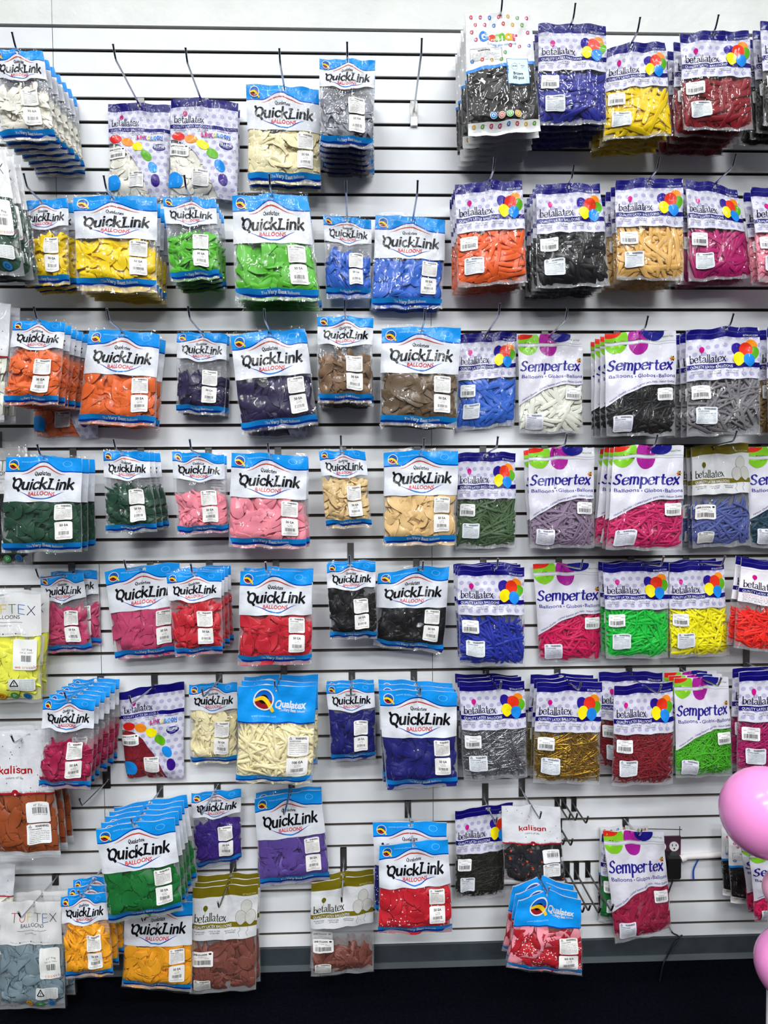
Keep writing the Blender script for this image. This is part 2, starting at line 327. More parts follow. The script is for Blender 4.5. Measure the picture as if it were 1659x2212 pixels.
# ------------------------------------------------------------------ flat artwork, in units of the pack's width (y down)
class Art:
    def __init__(s, A): s.A = A; s.items = []      # (part, V(x,y), F, material, layer, sheet?)
    def add(s, part, V, F, mat, layer, sheet=False): s.items.append((part, np.asarray(V, float), np.asarray(F, int), mat, layer, sheet))
    def strip(s, part, x0, x1, yt, yb, mat, layer=0, nu=36, nv=8):
        u = np.linspace(x0, x1, nu+1); t = np.linspace(0, 1, nv+1)
        a = yt(u) if callable(yt) else np.full_like(u, yt); b = yb(u) if callable(yb) else np.full_like(u, yb)
        Y = a[None]+(b-a)[None]*t[:, None]; X = np.broadcast_to(u, Y.shape)
        i, j = np.meshgrid(np.arange(nv), np.arange(nu), indexing='ij'); q = (i*(nu+1)+j).ravel()
        s.add(part, np.stack([X.ravel(), Y.ravel()], 1), np.stack([q, q+nu+1, q+nu+2, q+1], 1), mat, layer, True)
    def rect(s, part, x0, y0, x1, y1, mat, layer, nu=4, nv=4):
        s.strip(part, x0, x1, y0, y1, mat, layer, nu, nv); it = s.items[-1]; s.items[-1] = it[:5]+(False,)
    def disc(s, part, cx, cy, rx, ry, mat, layer, n=20, rot=0, tip=0.0, r0=0.0, a0=0, a1=360, clip=None):
        a = np.radians(np.linspace(a0, a1, n+1)); rr = np.linspace(r0, 1, 4)
        X = rr[:, None]*np.cos(a)[None]; Y = rr[:, None]*np.sin(a)[None]
        if tip: Y = np.where(Y > 0, Y*(1+tip*(1-np.minimum(1, np.abs(X)*1.6))), Y); 
        c, sn = math.cos(math.radians(rot)), math.sin(math.radians(rot))
        X, Y = X*rx, Y*ry
        V = np.stack([(cx+c*X-sn*Y).ravel(), (cy+sn*X+c*Y).ravel()], 1)
        if clip is not None: V[:, 1] = np.maximum(V[:, 1], clip[0]); V[:, 1] = np.minimum(V[:, 1], clip[1]); V[:, 0] = np.clip(V[:, 0], 0, 1)
        i, j = np.meshgrid(np.arange(3), np.arange(n), indexing='ij'); q = (i*(n+1)+j).ravel()
        s.add(part, V, np.stack([q, q+n+1, q+n+2, q+1], 1), mat, layer)
    def stroke(s, part, pts, wdt, mat, layer, taper=0):
        V, F = ribbon(pts, wdt, taper=taper, extend=0); s.add(part, V, F, mat, layer)
    def pen(s, part, mat, layer, *a, per=None, warp=None, **k):
        for V, F, i in pen(*a, **k):
            if warp: V = warp(V)
            s.add(part, V, F, per[i % len(per)] if per else mat, layer)
    def text(s, part, st, x, y, h, mat, layer, width=None, bold=0, shear=0, align='l', warp=None):
        V, F = txt(st, bold, 3 if h > .024 else 1); V = V.copy(); x0, x1 = V[:, 0].min(), V[:, 0].max()
        sc_ = h/.72; V[:, 0] -= x0; V[:, 0] += shear*V[:, 1]
        sx = (width/(x1-x0)) if width else sc_
        wd = (x1-x0)*sx; ox = x-(wd/2 if align == 'c' else wd if align == 'r' else 0)
        V = np.stack([ox+V[:, 0]*sx, y-V[:, 1]*sc_], 1)
        if warp: V = warp(V)
        s.add(part, V, F, mat, layer)
    def sticker(s, part, x0, y0, x1, y1, kind, rnd, col='#f3f1ee'):
        white = base_mat('sticker_'+col.lstrip('#'), col, .4, 0, .4); K = pm('#16161a'); lay = 5
        w_, h_ = x1-x0, y1-y0; r = .05*w_
        # slightly rounded card
        s.strip(part, x0, x1, lambda u: y0+r*np.maximum(0, 1-np.minimum(u-x0, x1-u)/r)**2, lambda u: y1-r*np.maximum(0, 1-np.minimum(u-x0, x1-u)/r)**2, white, lay, 12, 6)
        s.items[-1] = s.items[-1][:5]+(False,)
        X = lambda a: x0+a*w_
        Y = lambda b: y0+b*h_
        def bars(a0, a1, b0, b1, n=30):
            a = a0
            while a < a1-.01:
                bw = rnd.choice((.008, .012, .02, .026)); s.rect(part, X(a), Y(b0), X(min(a+bw, a1)), Y(b1), K, lay+1, 1, 2); a += bw+rnd.choice((.01, .014, .022))
        def lines(st, a0, a1, b, h): s.text(part, st, X(a0), Y(b), h*h_, K, lay+1, width=(a1-a0)*w_)
        def tri(a, b, r_):
            p = np.array([(X(a), Y(b)-r_), (X(a)+r_*.95, Y(b)+r_*.7), (X(a)-r_*.95, Y(b)+r_*.7), (X(a), Y(b)-r_)])
            for i in range(3): s.stroke(part, np.array([p[i], (p[i]+p[i+1])/2, p[i+1]]), r_*.13, K, lay+1)
            s.text(part, '!', X(a), Y(b)+r_*.5, r_*.9, K, lay+1, align='c', bold=.02)
        body = ['Children under 8 years can', 'choke or suffocate on uninflated', 'or broken balloons. Adult', 'supervision required. Keep', 'uninflated balloons from', 'children. Discard broken', 'balloons at once.']
        if kind == 'warn' or kind == 'warnw':
            tri(.14, .12, .065*w_)
            s.text(part, 'WARNING:' if kind == 'warnw' else 'WARNING', X(.36), Y(.17), .11*h_, K, lay+1, width=.56*w_, bold=.03)
            s.text(part, 'CHOKING HAZARD', X(.08), Y(.29), .062*h_, K, lay+1, width=.55*w_, bold=.02)
            for i, t in enumerate(body): s.text(part, t, X(.08), Y(.39+i*.088), .045*h_, K, lay+1, width=(.84-.35*(i == 6))*w_, bold=.012)
        elif kind in ('50', '100'):
            s.text(part, kind+' EA', X(.52), Y(.27), .13*h_, K, lay+1, width=(.48 if kind == '50' else .5)*w_, bold=.025, align='c')
            lines('11" GLOBO', .38, .68, .39, .05); lines('BALLOONS', .38, .68, .47, .05)
            bars(.22, .82, .55, .73); lines('MADE IN USA', .35, .65, .82, .045); lines('NOT FOR RETAIL PACKING', .12, .9, .9, .045)
        elif kind == 'code':
            lines('50 Balloons', .34, .72, .17, .085); lines('260', .1, .22, .3, .08); lines('57000', .72, .95, .3, .08); lines('Fashion', .3, .72, .45, .09)
            bars(.1, .9, .52, .84); lines('0 30625 57000 8', .1, .9, .95, .07)
        elif kind == 'link':
            s.text(part, 'LINK-O-LOON', X(.06), Y(.24), .12*h_, K, lay+1, width=.66*w_, bold=.04)
            s.disc(part, X(.86), Y(.16), .07*w_, .06*h_, K, lay+1, 12)
            lines('50 Balloons', .3, .7, .38, .07); lines('12"', .12, .22, .48, .07); lines('54187', .6, .82, .48, .07)
            bars(.12, .88, .56, .86)
        elif kind == 'twelve':
            s.text(part, '12"', X(.32), Y(.2), .09*h_, K, lay+1, bold=.02)
            lines('Mirror', .52, .72, .15, .05); lines('Balloons', .52, .9, .22, .06)
            bars(.26, .92, .26, .56); lines('8 697457 11208', .3, .88, .64, .05)
        elif kind == 'tuf':
            lines('11" Fog', .38, .8, .36, .06); lines('100 ct  10031', .3, .84, .46, .05); bars(.36, .82, .52, .72)
            for i, (t, c) in enumerate((('we', '#c0392b'), ('are', '#d8a13a'), ('color', '#9b3b6a'))): s.text(part, t, X(.08+.3*i), Y(.95), .1*h_, pm(c), lay+1)
        elif kind == 'tuftri':
            tri(.22, .42, .17*w_)
            for i in range(7): lines('plastic bag keep away', .42 if i < 5 else .06, .95, .16+i*.12, .06)
        return
Kk = pm('#101013'); NAVY = pm('#110c6a'); BLUE = pm('#1492e6'); QWHITE = pm('#d6d9e0'); QNAVY = pm('#0b3aa0'); RED = pm('#c3262c')
LBLUE = pm('#8fd2ff'); YEL = pm('#f2c71c'); ORANGE = pm('#ee8a1d'); BROWN = pm('#9a5a44')
def bump(u, c=.5, w_=.3): return .5*(1+np.cos(np.pi*np.minimum(np.abs(u-c)/w_, 1)))
def qlogo(a, part, cx, cy, r):
    a.disc(part, cx, cy, r, r, pm('#0d5fc0'), 2, 24)
    a.disc(part, cx, cy+r*.05, r*.93, r*.9, pm('#8f1d24'), 3, 20, a0=0, a1=180)
    a.disc(part, cx, cy, r*.45, r*.42, Kk, 4, 16)
    a.stroke(part, catmull([(cx-r*.85, cy), (cx-r*.1, cy-r*.1), (cx+r*.5, cy+r*.35), (cx+r*.95, cy+r*1.05)], 5), r*.2, YEL, 5, .3)
    a.disc(part, cx, cy, r, r, QWHITE, 6, 28, r0=.86)
def quicklink(A, small):
    a = Art(A); k = .93 if small else 1.0; yb0 = .2*k; yw0 = .6 if not small else .505
    yb = lambda u: yb0-.105*k*bump(u); yw = lambda u: yw0+(.07 if small else .0)*bump(u, .5, .36)
    H = 'printed_header'
    a.strip(H, 0, 1, 0, lambda u: yb(u)-.016, BLUE, 0, 40, 6); a.strip(H, 0, 1, lambda u: yb(u)-.016, yb, QNAVY, 0, 40, 1)
    a.strip(H, 0, 1, yb, yw, QWHITE, 0, 40, 12)
    x = np.linspace(.21, .79, 30); arc = np.stack([x, yb(x)*.82+.2*.18*k+.03], 1)
    a.stroke(H, arc, .0085, pm('#b8402f'), 1, .9)
    a.stroke(H, np.stack([x, .46*k+.105*k*bump(x, .5, .34)], 1), .0085, QNAVY, 1, .9)
    a.stroke(H, np.stack([x[9:21], (.46*k+.105*k*bump(x, .5, .34))[9:21]-.001], 1), .007, pm('#1c7fd0'), 2, .7)
    a.pen(H, Kk, 2, 'Qualatex', .39, .6, .252*k, .1, .05, 20, shear=.1, hs=.029, gap=.14, cap=.1)
    a.pen(H, Kk, 2, 'qukkkk'[:0]+'quickLink', .1, .9, .43*k, .11, .055, 25, shear=.14, hs=.09, gap=.1, cap=.125)
    a.text(H, 'BALLOONS', .5, .515*k, .052, RED, 2, width=.34, bold=.018, shear=.12, align='c')
    a.stroke(H, np.stack([np.linspace(.3, .8, 40), .452*k+.006*np.sin(np.linspace(0, 44, 40))], 1), .002, pm('#a9c3d6'), 1)
    qlogo(a, H, .115, .1*k, .068)
    a.text(H, 'www.qualatex.com', .21, .075*k, .026, LBLUE, 1, width=.34)
    a.disc(H, .815, .085*k, .058, .04, LBLUE, 1, 24, r0=.92)
    a.strip('bottom_band', 0, 1, A*.925, A*.977, pm('#1a86d2'), 0, 36, 2); a.strip('bottom_band', 0, 1, A*.977, A, pm('#0a2f8c'), 0, 36, 1)
    a.text('bottom_band', 'The', .31, A*.972, .034, QWHITE, 1); a.text('bottom_band', 'Very Best', .385, A*.974, .045, QWHITE, 1, width=.23, bold=.03, shear=.1)
    a.text('bottom_band', 'Balloons', .63, A*.972, .034, QWHITE, 1, width=.14, bold=.01)
    B = 'clear_bag'
    a.strip(B, -.012, 1.012, yw, A*.925, FILM, -.4, 36, 18)
    rnd = random.Random(3)
    if small: xs = (.53, .83); ws = (.475, .665); bs = (.685, .885)
    else: xs = (.685, .9); ws = (.505, .675); bs = (.695, .885)
    a.sticker('warning_sticker', xs[0], A*ws[0], xs[1], A*ws[1], 'warn', rnd); a.sticker('barcode_sticker', xs[0], A*bs[0], xs[1], A*bs[1], '50', rnd)
    a.win = lambda u: yw(u); a.flap = .045; a.tail = .045
    a.back_h = yw0
    return a
def betalla(A, olive=False, back=False):
    a = Art(A); H = 'printed_header'; bandc = pm('#6f6412') if olive else NAVY; ww = pm('#d3d4d6') if olive else DOTS
    if back: ww = pm('#eeeaf0')
    y = lambda v: v*A
    a.strip(H, 0, 1, 0, y(.095), bandc, 0, 36, 5)
    a.strip(H, 0, 1, y(.095), y(.485), ww, 0, 36, 14)
    a.stroke(H, np.stack([np.linspace(0, 1, 30), np.full(30, y(.115))], 1), .004, pm('#d9d9e2'), 1)
    if not olive: a.stroke(H, np.stack([np.linspace(.02, .98, 40), np.full(40, y(.045))], 1), .0012, pm('#6f7fd0'), 1)
    tc = pm('#2b2a18') if olive else pm('#15142e')
    a.pen(H, tc, 2, 'betAllAtex', .045, .53, y(.318), .035, .075, 8, hs=.07, gap=.03, serif=.14)
    a.disc(H, .205, y(.195), .036, .042, pm('#5d5a14') if olive else pm('#c81282'), 3, 18, tip=.25)
    a.stroke(H, np.array([(.2, y(.23)), (.205, y(.245)), (.198, y(.258))]), .002, tc, 2)
    a.strip(H, 0, 1, y(.335), y(.38), bandc, 1, 36, 2); a.items[-1] = a.items[-1][:5]+(False,)
    a.text(H, 'QUALITY LATEX BALLOONS', .04, y(.373), .038, QWHITE, 2, width=.58, bold=.012)
    if not back: a.text(H, 'BETALLIC.COM', .97, y(.085), .026, QWHITE if not olive else pm('#c9c080'), 1, width=.2, align='r')
    g_ = pm('#55555e')
    if back:
        for i, (t, c) in enumerate((('Specialty balloons for every party', '#d0556a'), ('Latex quality assured by', '#d0556a'), ('The use of all balloons advised', '#d0556a'), ('WARNING TO BALLOON', '#333333'), ('and broken balloons can be fatal', '#555555'), ('AVERTISSEMENT', '#333333'), ('enfants de moins de huit ans', '#555555'))):
            a.text(H, t, .05, y(.405+i*.011 if 0 else .4+i*.0125), .013, pm(c), 1, width=.9)
    else:
        for i, (x, t1, t2) in enumerate(((.05, 'PROFESSIONAL', 'QUALITY'), (.28, '100% PURE', 'NATURAL RUBBER'), (.52, 'Nature Fresh', 'BIODEGRADABLE'))):
            a.text(H, t1, x, y(.412), .02, g_, 1, width=.17, bold=.01); a.text(H, t2, x+.02, y(.43), .02, g_, 1, width=.14, bold=.01)
        cl = [(.685, .2, .075, '#2a1a8c'), (.88, .175, .08, '#f08c1e'), (.915, .235, .075, '#5aa81e'), (.81, .21, .092, '#e0341c'), (.705, .29, .082, '#f7e312'), (.845, .31, .08, '#1b86e0')]
        for i, (cx, cv, r, c) in enumerate(cl):
            if olive:
                if i in (1, 4, 5):
                    cx, cv = {1: (.83, .19), 4: (.755, .29), 5: (.9, .29)}[i]
                    a.disc(H, cx, y(cv), .085, .1, pm('#c2c1bb'), 3+i*.3, 22, tip=.18); a.disc(H, cx, y(cv), .085, .1, pm('#77766c'), 3.2+i*.3, 22, tip=.18, r0=.95)
            else: a.disc(H, cx, y(cv), r, r*1.12, pm(c), 3+i*.3, 22, tip=.2, rot=(cx-.8)*-60)
        for cx in (.735, .855): a.stroke(H, catmull([(cx, y(.375)), (cx+.02, y(.405)), (cx-.01, y(.43)), (cx+.015, y(.465))], 4), .0018, pm('#5a5a66'), 2)
    a.strip('clear_bag', -.015, 1.015, y(.485), y(1.02), FILM, -.4, 36, 18)
    rnd = random.Random(5)
    if not back:
        if olive: a.sticker('barcode_sticker', .03, y(.585), .36, y(.73), 'link', rnd)
        else: a.sticker('barcode_sticker', .04, y(.535), .29, y(.665), 'code', rnd, '#f7f7f7')
        if olive: a.sticker('warning_sticker', .06, y(.855), .32, y(.97), 'warn', rnd, '#dcdcd8')
        else: a.sticker('warning_sticker', .095, y(.74), .375, y(.9), 'warn', rnd, '#e6ebf2')
    a.win = lambda u: np.full_like(u, y(.485)); a.flap = .0; a.tail = .02; a.back_h = y(.485); a.side = True
    return a
def sempertex(A):
    a = Art(A); H = 'printed_header'; y = lambda v: v*A
    PUR = pm('#a3218f'); GRN = pm('#7fc42a'); SN = pm('#241d86'); WW = pm('#d7d6e0')
    yc = lambda u: y(.515+.215*np.maximum(0, 1-u/.72)**1.7)
    a.strip(H, 0, 1, 0, y(.088), WW, 0, 36, 5); a.strip(H, 0, 1, y(.088), y(.122), pm('#d4d4da'), 0, 36, 2); a.strip(H, 0, 1, y(.122), yc, WW, 0, 40, 16)
    for yy in (.093, .117): a.stroke(H, np.stack([np.linspace(0, 1, 24), np.full(24, y(yy))], 1), .003, pm('#a9a9b2'), 1)
    top = (0, y(.087)); low = (y(.123), 9)
    a.disc(H, .14, .105, .19, .19, GRN, 2, 40, clip=top); a.disc(H, .03, -.0, .2, .075, pm('#d8291f'), 3, 24, clip=top)
    a.disc(H, .46, .1, .14, .17, PUR, 3, 30, clip=top); a.disc(H, .66, .02, .16, .11, pm('#1a1a7a'), 4, 30, clip=top)
    a.disc(H, .15, .14, .16, .165, GRN, 2, 30, clip=low); a.disc(H, .465, .18, .135, .155, PUR, 2, 30, clip=low)
    a.text(H, 'Nature Fresh', .8, y(.06), .03, pm('#6a9a2a'), 1, width=.16, bold=.01)
    a.pen(H, SN, 2, 'Sempertex', .015, .93, y(.37), .055, .1, 12, shear=.16, hs=.1, gap=.1)
    a.text(H, 'Balloons', .04, y(.445), .052, SN, 2, width=.33, bold=.004); a.text(H, 'Globos', .44, y(.445), .052, SN, 2, width=.24, bold=.004); a.text(H, 'Ballons', .73, y(.445), .052, SN, 2, width=.25, bold=.004)
    for cx in (.405, .705): a.disc(H, cx, y(.433), .008, .008, SN, 2, 10)
    a.text(H, 'Helium Quality - Calidad Superior para Helio - Helium Qualite', .05, 0, .03, SN, 2, width=.92, warp=lambda V: np.stack([V[:, 0], yc(V[:, 0])-.03+V[:, 1]], 1))
    for i, c in enumerate(('#e0b01e', '#3a2a1a', '#c8452a', '#d0701e', '#8fae2a', '#7a2a2a')):
        t = i*math.pi/3; a.disc(H, .935+.022*math.cos(t), y(.265)+.022*math.sin(t), .018, .011, pm(c), 2, 10, rot=math.degrees(t))
    a.strip('clear_bag', -.015, 1.015, yc, y(1.02), FILM, -.4, 40, 18)
    rnd = random.Random(8)
    a.sticker('barcode_sticker', .715, y(.55), .955, y(.67), 'code', rnd, '#f7f7f7'); a.sticker('warning_sticker', .085, y(.815), .36, y(.975), 'warnw', rnd, '#e9eaf6')
    a.win = yc; a.flap = 0; a.tail = .02; a.back_h = y(.515)
    return a
def ellipse_pack(A):
    a = Art(A); H = 'printed_header'; y = lambda v: v*A
    a.strip(H, 0, 1, 0, y(.085), NAVY, 0, 36, 4)
    cx_ = lambda v: .0+.72*np.clip((v-.43)/.42, 0, 1)**.6      # right limit of the clear window at height v
    yc = lambda u: y(np.where(u < .72, .43+.42*(np.clip(u, 0, .72)/.72)**(1/.6), 1.0))
    a.strip(H, 0, .72, y(.085), lambda u: y(.43+.57*(np.clip(u, 0, .72)/.72)**2.2), DOTS, 0, 40, 22)
    a.strip(H, .72, 1, y(.085), y(1), DOTS, 0, 12, 26)
    a.pen(H, pm('#15142e'), 2, 'betAllAtex', .06, .5, y(.245), .035, .075, 8, hs=.068, gap=.03, serif=.14)
    a.disc(H, .22, y(.15), .032, .04, pm('#b00f6a'), 3, 18, tip=.25)
    a.strip(H, .0, 1, y(.265), y(.305), NAVY, 1, 36, 2); a.items[-1] = a.items[-1][:5]+(False,)
    a.text(H, 'QUALITY LATEX BALLOONS', .04, y(.298), .036, pm('#c9c9ea'), 2, width=.55)
    for i, (x, t1, t2) in enumerate(((.05, 'PROFESSIONAL', 'QUALITY'), (.37, '100% PURE', 'NATURAL RUBBER'), (.7, 'BIODEGRADABLE', ''))):
        a.text(H, t1, x, y(.328), .02, pm('#55555e'), 1, width=.2, bold=.01)
        if t2: a.text(H, t2, x+.02, y(.345), .02, pm('#55555e'), 1, width=.16, bold=.01)
    for i, (ex, ev, c, ro) in enumerate(((.125, .39, '#d5261c', 5), (.315, .42, '#ee8a1d', 12), (.49, .475, '#f4ea12', 25), (.635, .565, '#5fae18', 38), (.745, .685, '#1b8fe6', 58), (.8, .825, '#34107a', 78))):
        a.disc(H, ex, y(ev), .098, .068, pm(c), 3+i*.2, 24, rot=ro)
    a.disc(H, .09, y(.86), .13, .13, pm('#1b8fe6'), 2, 24, clip=(0, y(.93)))
    cols = ['#d8247a', '#d8247a', '#c0247f', '#8a2a9a', '#f2c21a', '#1b9be6', '#1b9be6', '#1b6ed0', '#1b6ed0']; lx = .47
    for i, ch in enumerate('LINKOLOON'):
        wd = .044 if ch != 'I' else .018
        a.text(H, ch, lx, y(.385), .055, pm(cols[i]), 3, width=wd, bold=.05); lx += wd+.006
    a.text(H, 'BALLOON DECORATING SYSTEM', .47, y(.402), .02, Kk, 2, width=.42, bold=.015)
    a.disc(H, .83, y(.47), .1, .055, NAVY, 2, 24); a.text(H, 'ELLIPSE', .83, y(.472), .04, QWHITE, 3, width=.16, bold=.03, align='c'); a.text(H, 'SHAPE', .83, y(.492), .024, pm('#a8a4e0'), 3, width=.1, align='c')
    yl = lambda u: y(.43+.57*(np.clip(u, 0, .72)/.72)**2.2)
    a.strip('clear_bag', -.015, .72, yl, y(1.0), FILM, -.4, 30, 16)
    rnd = random.Random(12)
    a.sticker('barcode_sticker', .0, y(.48), .29, y(.6), 'link', rnd, '#f4f4f2'); a.sticker('warning_sticker', .35, y(.735), .6, y(.9), 'warn', rnd, '#ecebe8')
    a.win = yl; a.flap = 0; a.tail = .02; a.back_h = y(.43)
    return a
def qbig(A, count='100'):
    a = Art(A); H = 'printed_header'; y = lambda v: v*A
    a.strip(H, 0, 1, 0, y(.368), BLUE, 0, 36, 12); a.strip(H, 0, 1, y(.368), y(.38), QNAVY, 0, 36, 1)
    qlogo(a, H, .335, y(.145), .135)
    a.text(H, 'Qualatex', .48, y(.225), .095, QWHITE, 2, width=.4, bold=.035, shear=.15)
    a.text(H, 'The', .535, y(.262), .03, QWHITE, 2); a.text(H, 'Very Best', .595, y(.264), .042, QWHITE, 2, width=.16, bold=.03, shear=.1); a.text(H, 'Balloons', .77, y(.262), .03, QWHITE, 2, width=.1)
    a.text(H, 'www.qualatex.com', .18, y(.32), .03, LBLUE, 2, width=.32)
    a.strip('bottom_band', 0, 1, y(.935), y(.985), BLUE, 0, 36, 2); a.strip('bottom_band', 0, 1, y(.985), y(1), QNAVY, 0, 36, 1)
    a.text('bottom_band', 'Balloons / Globos / Ballons', .5, y(.975), .034, LBLUE, 1, width=.44, align='c', shear=.1)
    a.strip('clear_bag', -.012, 1.012, y(.38), y(.935), FILM, -.4, 36, 18)
    rnd = random.Random(4)
    a.sticker('warning_sticker', .66, y(.5), .93, y(.71), 'warnw', rnd); a.sticker('barcode_sticker', .655, y(.73), .93, y(.925), count, rnd)
    a.win = lambda u: np.full_like(u, y(.38)); a.flap = .04; a.tail = .04; a.back_h = y(.38)
    return a
GCOL = ['#c8264a', '#5a9a2a', '#d8a81e', '#c83a2a', '#1f6ec0', '#b01f5a']
def gpack(A):
    a = Art(A); H = 'printed_header'; y = lambda v: v*A; WW = pm('#dcdddd')
    yw = lambda u: y(.485-.07*u**.8)
    a.strip(H, 0, 1, 0, yw, WW, 0, 36, 16); a.strip(H, 0, 1, yw, lambda u: yw(u)+y(.028), pm('#1f7fd8'), 0, 36, 2)
    def gmark(x, yy, c, part=H, s=.022):
        a.stroke(part, ell(x, yy, s, s, 40, 335, 12), s*.3, pm(c), 2); a.stroke(part, np.array([(x, yy+.1*s), (x+s*.5, yy+.1*s), (x+s, yy+.1*s)]), s*.28, pm(c), 2)
    i = 0
    for r in range(7):
        for q in range(7):
            x, yy = .09+q*.14+(.06 if r % 2 else 0), y(.035+r*.062)
            if 1 < r < 4 and .18 < x < .86: continue
            if x < .97 and not (r > 3 and x < .55 and r < 6) and not (r >= 5 and x > .6): gmark(x, yy, GCOL[(i*5+r) % 6])
            i += 1
    a.pen(H, None, 3, 'Gemar', .2, .76, y(.235), .17, 0, hs=.085, gap=.1, per=[pm(c) for c in ('#1f7fd8', '#e0452a', '#6fb52a', '#e0a81e', '#d0246a')])
    a.text(H, 'Lifting the moment', .32, y(.268), .036, pm('#1f7fd8'), 3, width=.42, warp=lambda V: np.stack([V[:, 0], V[:, 1]+.03*(1-((V[:, 0]-.53)/.21)**2)], 1))
    x0, y0, x1, y1 = .06, y(.3), .52, y(.41)
    bx = np.array([(x0, y0), (x1, y0), (x1, y1), (x0, y1), (x0, y0)])
    for p, q in zip(bx[:-1], bx[1:]): a.stroke(H, np.array([p, (p+q)/2, q]), .002, pm('#555555'), 2)
    a.text(H, 'WARNING:', .17, y(.325), .026, Kk, 2, width=.18, bold=.03)
    for j in range(5): a.text(H, ('Children under 8 years can choke', 'or suffocate on uninflated or', 'broken balloons adult supervision', 'required keep away from children', 'This product contains latex')[j], .08, y(.345+j*.014), .014, Kk, 2, width=.4-.03*(j % 2))
    a.strip('clear_bag', -.012, 1.012, lambda u: yw(u)+y(.028), y(.93), FILM, -.4, 36, 16)
    L_2 = 'size_label'
    a.rect(L_2, .58, y(.4), .9, y(.63), pm('#1f6fb0'), 2, 6, 8); a.rect(L_2, .59, y(.405), .89, y(.625), pm('#c9dcea'), 3, 6, 8)
    gmark(.79, y(.435), '#1f7fd8', L_2, .03); a.disc(L_2, .69, y(.475), .045, .055, pm('#5f7486'), 4, 18, r0=.94)
    a.text(L_2, '#048', .69, y(.478), .022, Kk, 4, align='c', bold=.01); a.text(L_2, '38cm', .78, y(.47), .02, Kk, 4); a.text(L_2, '15"', .79, y(.49), .02, Kk, 4)
    a.text(L_2, 'Brown', .735, y(.55), .04, Kk, 4, width=.14, bold=.02, align='c'); a.text(L_2, '50 pcs', .735, y(.585), .04, Kk, 4, width=.16, bold=.02, align='c')
    for j, c in enumerate(('#2a8fe0', '#e0867a', '#6fc26a', '#e0b02e')):
        cx = .345+j*.115; a.disc('recycling_roundels', cx, y(.885), .05, .048, pm(c), 3, 20); a.disc('recycling_roundels', cx, y(.885), .05, .048, pm('#e8e8e4'), 4, 20, r0=.88); a.disc('recycling_roundels', cx, y(.885), .025, .024, pm('#e8e8e4'), 4, 14, r0=.6)
    a.strip('bottom_band', 0, 1, y(.93), y(1.03), WW, 0, 36, 5)
    for j in range(8): gmark(.08+j*.12, y(.96), GCOL[(j*5+2) % 6], 'bottom_band')
    a.win = lambda u: yw(u)+y(.028); a.flap = 0; a.tail = .0; a.back_h = y(.43)
    return a
def kali(A, red=True):
    a = Art(A); H = 'printed_header'; y = lambda v: v*A; WW = pm('#d8dade')
    a.strip(H, 0, 1, 0, y(.455), WW, 0, 36, 16); a.strip(H, 0, 1, y(.455), y(.47), pm('#a01c24'), 0, 36, 1)
    D = pm('#2a2a2e'); rnd = random.Random(2)
    for _ in range(16): a.disc(H, rnd.uniform(.04, .96), y(rnd.uniform(.03, .42)), .007, .007, D, 1, 8)
    a.pen(H, pm('#a8161f'), 2, 'kalisan', .28, .74, y(.3), .13, 0, hs=.052, gap=.16, cap=.13)
    a.text(H, 'colors of life', .5, y(.345), .03, pm('#6a5a5a'), 2, width=.24, align='c')
    a.text(H, 'BALON  PALLONCINO  BALLON  GLOBOS  BALOES', .5, y(.452), .016, pm('#7a3a3a'), 2, width=.8, align='c')
    a.disc(H, .5, y(.458), .045, .04, pm('#a01c24'), 2, 20); a.disc(H, .5, y(.47), .012, .012, QWHITE, 3, 10)
    a.strip('clear_bag', -.012, 1.012, y(.47), y(.96), FILM, -.4, 36, 16); a.strip('bottom_band', 0, 1, y(.96), y(1), WW, 0, 36, 2)
    r2 = random.Random(9)
    a.sticker('barcode_sticker', .64, y(.53), .93, y(.7), 'twelve', r2, '#f2f2f2'); a.sticker('warning_sticker', .63, y(.71), .925, y(.88), 'warnw', r2, '#f2f2f2')
    a.win = lambda u: np.full_like(u, y(.47)); a.flap = .03; a.tail = .03; a.back_h = y(.47)
    return a
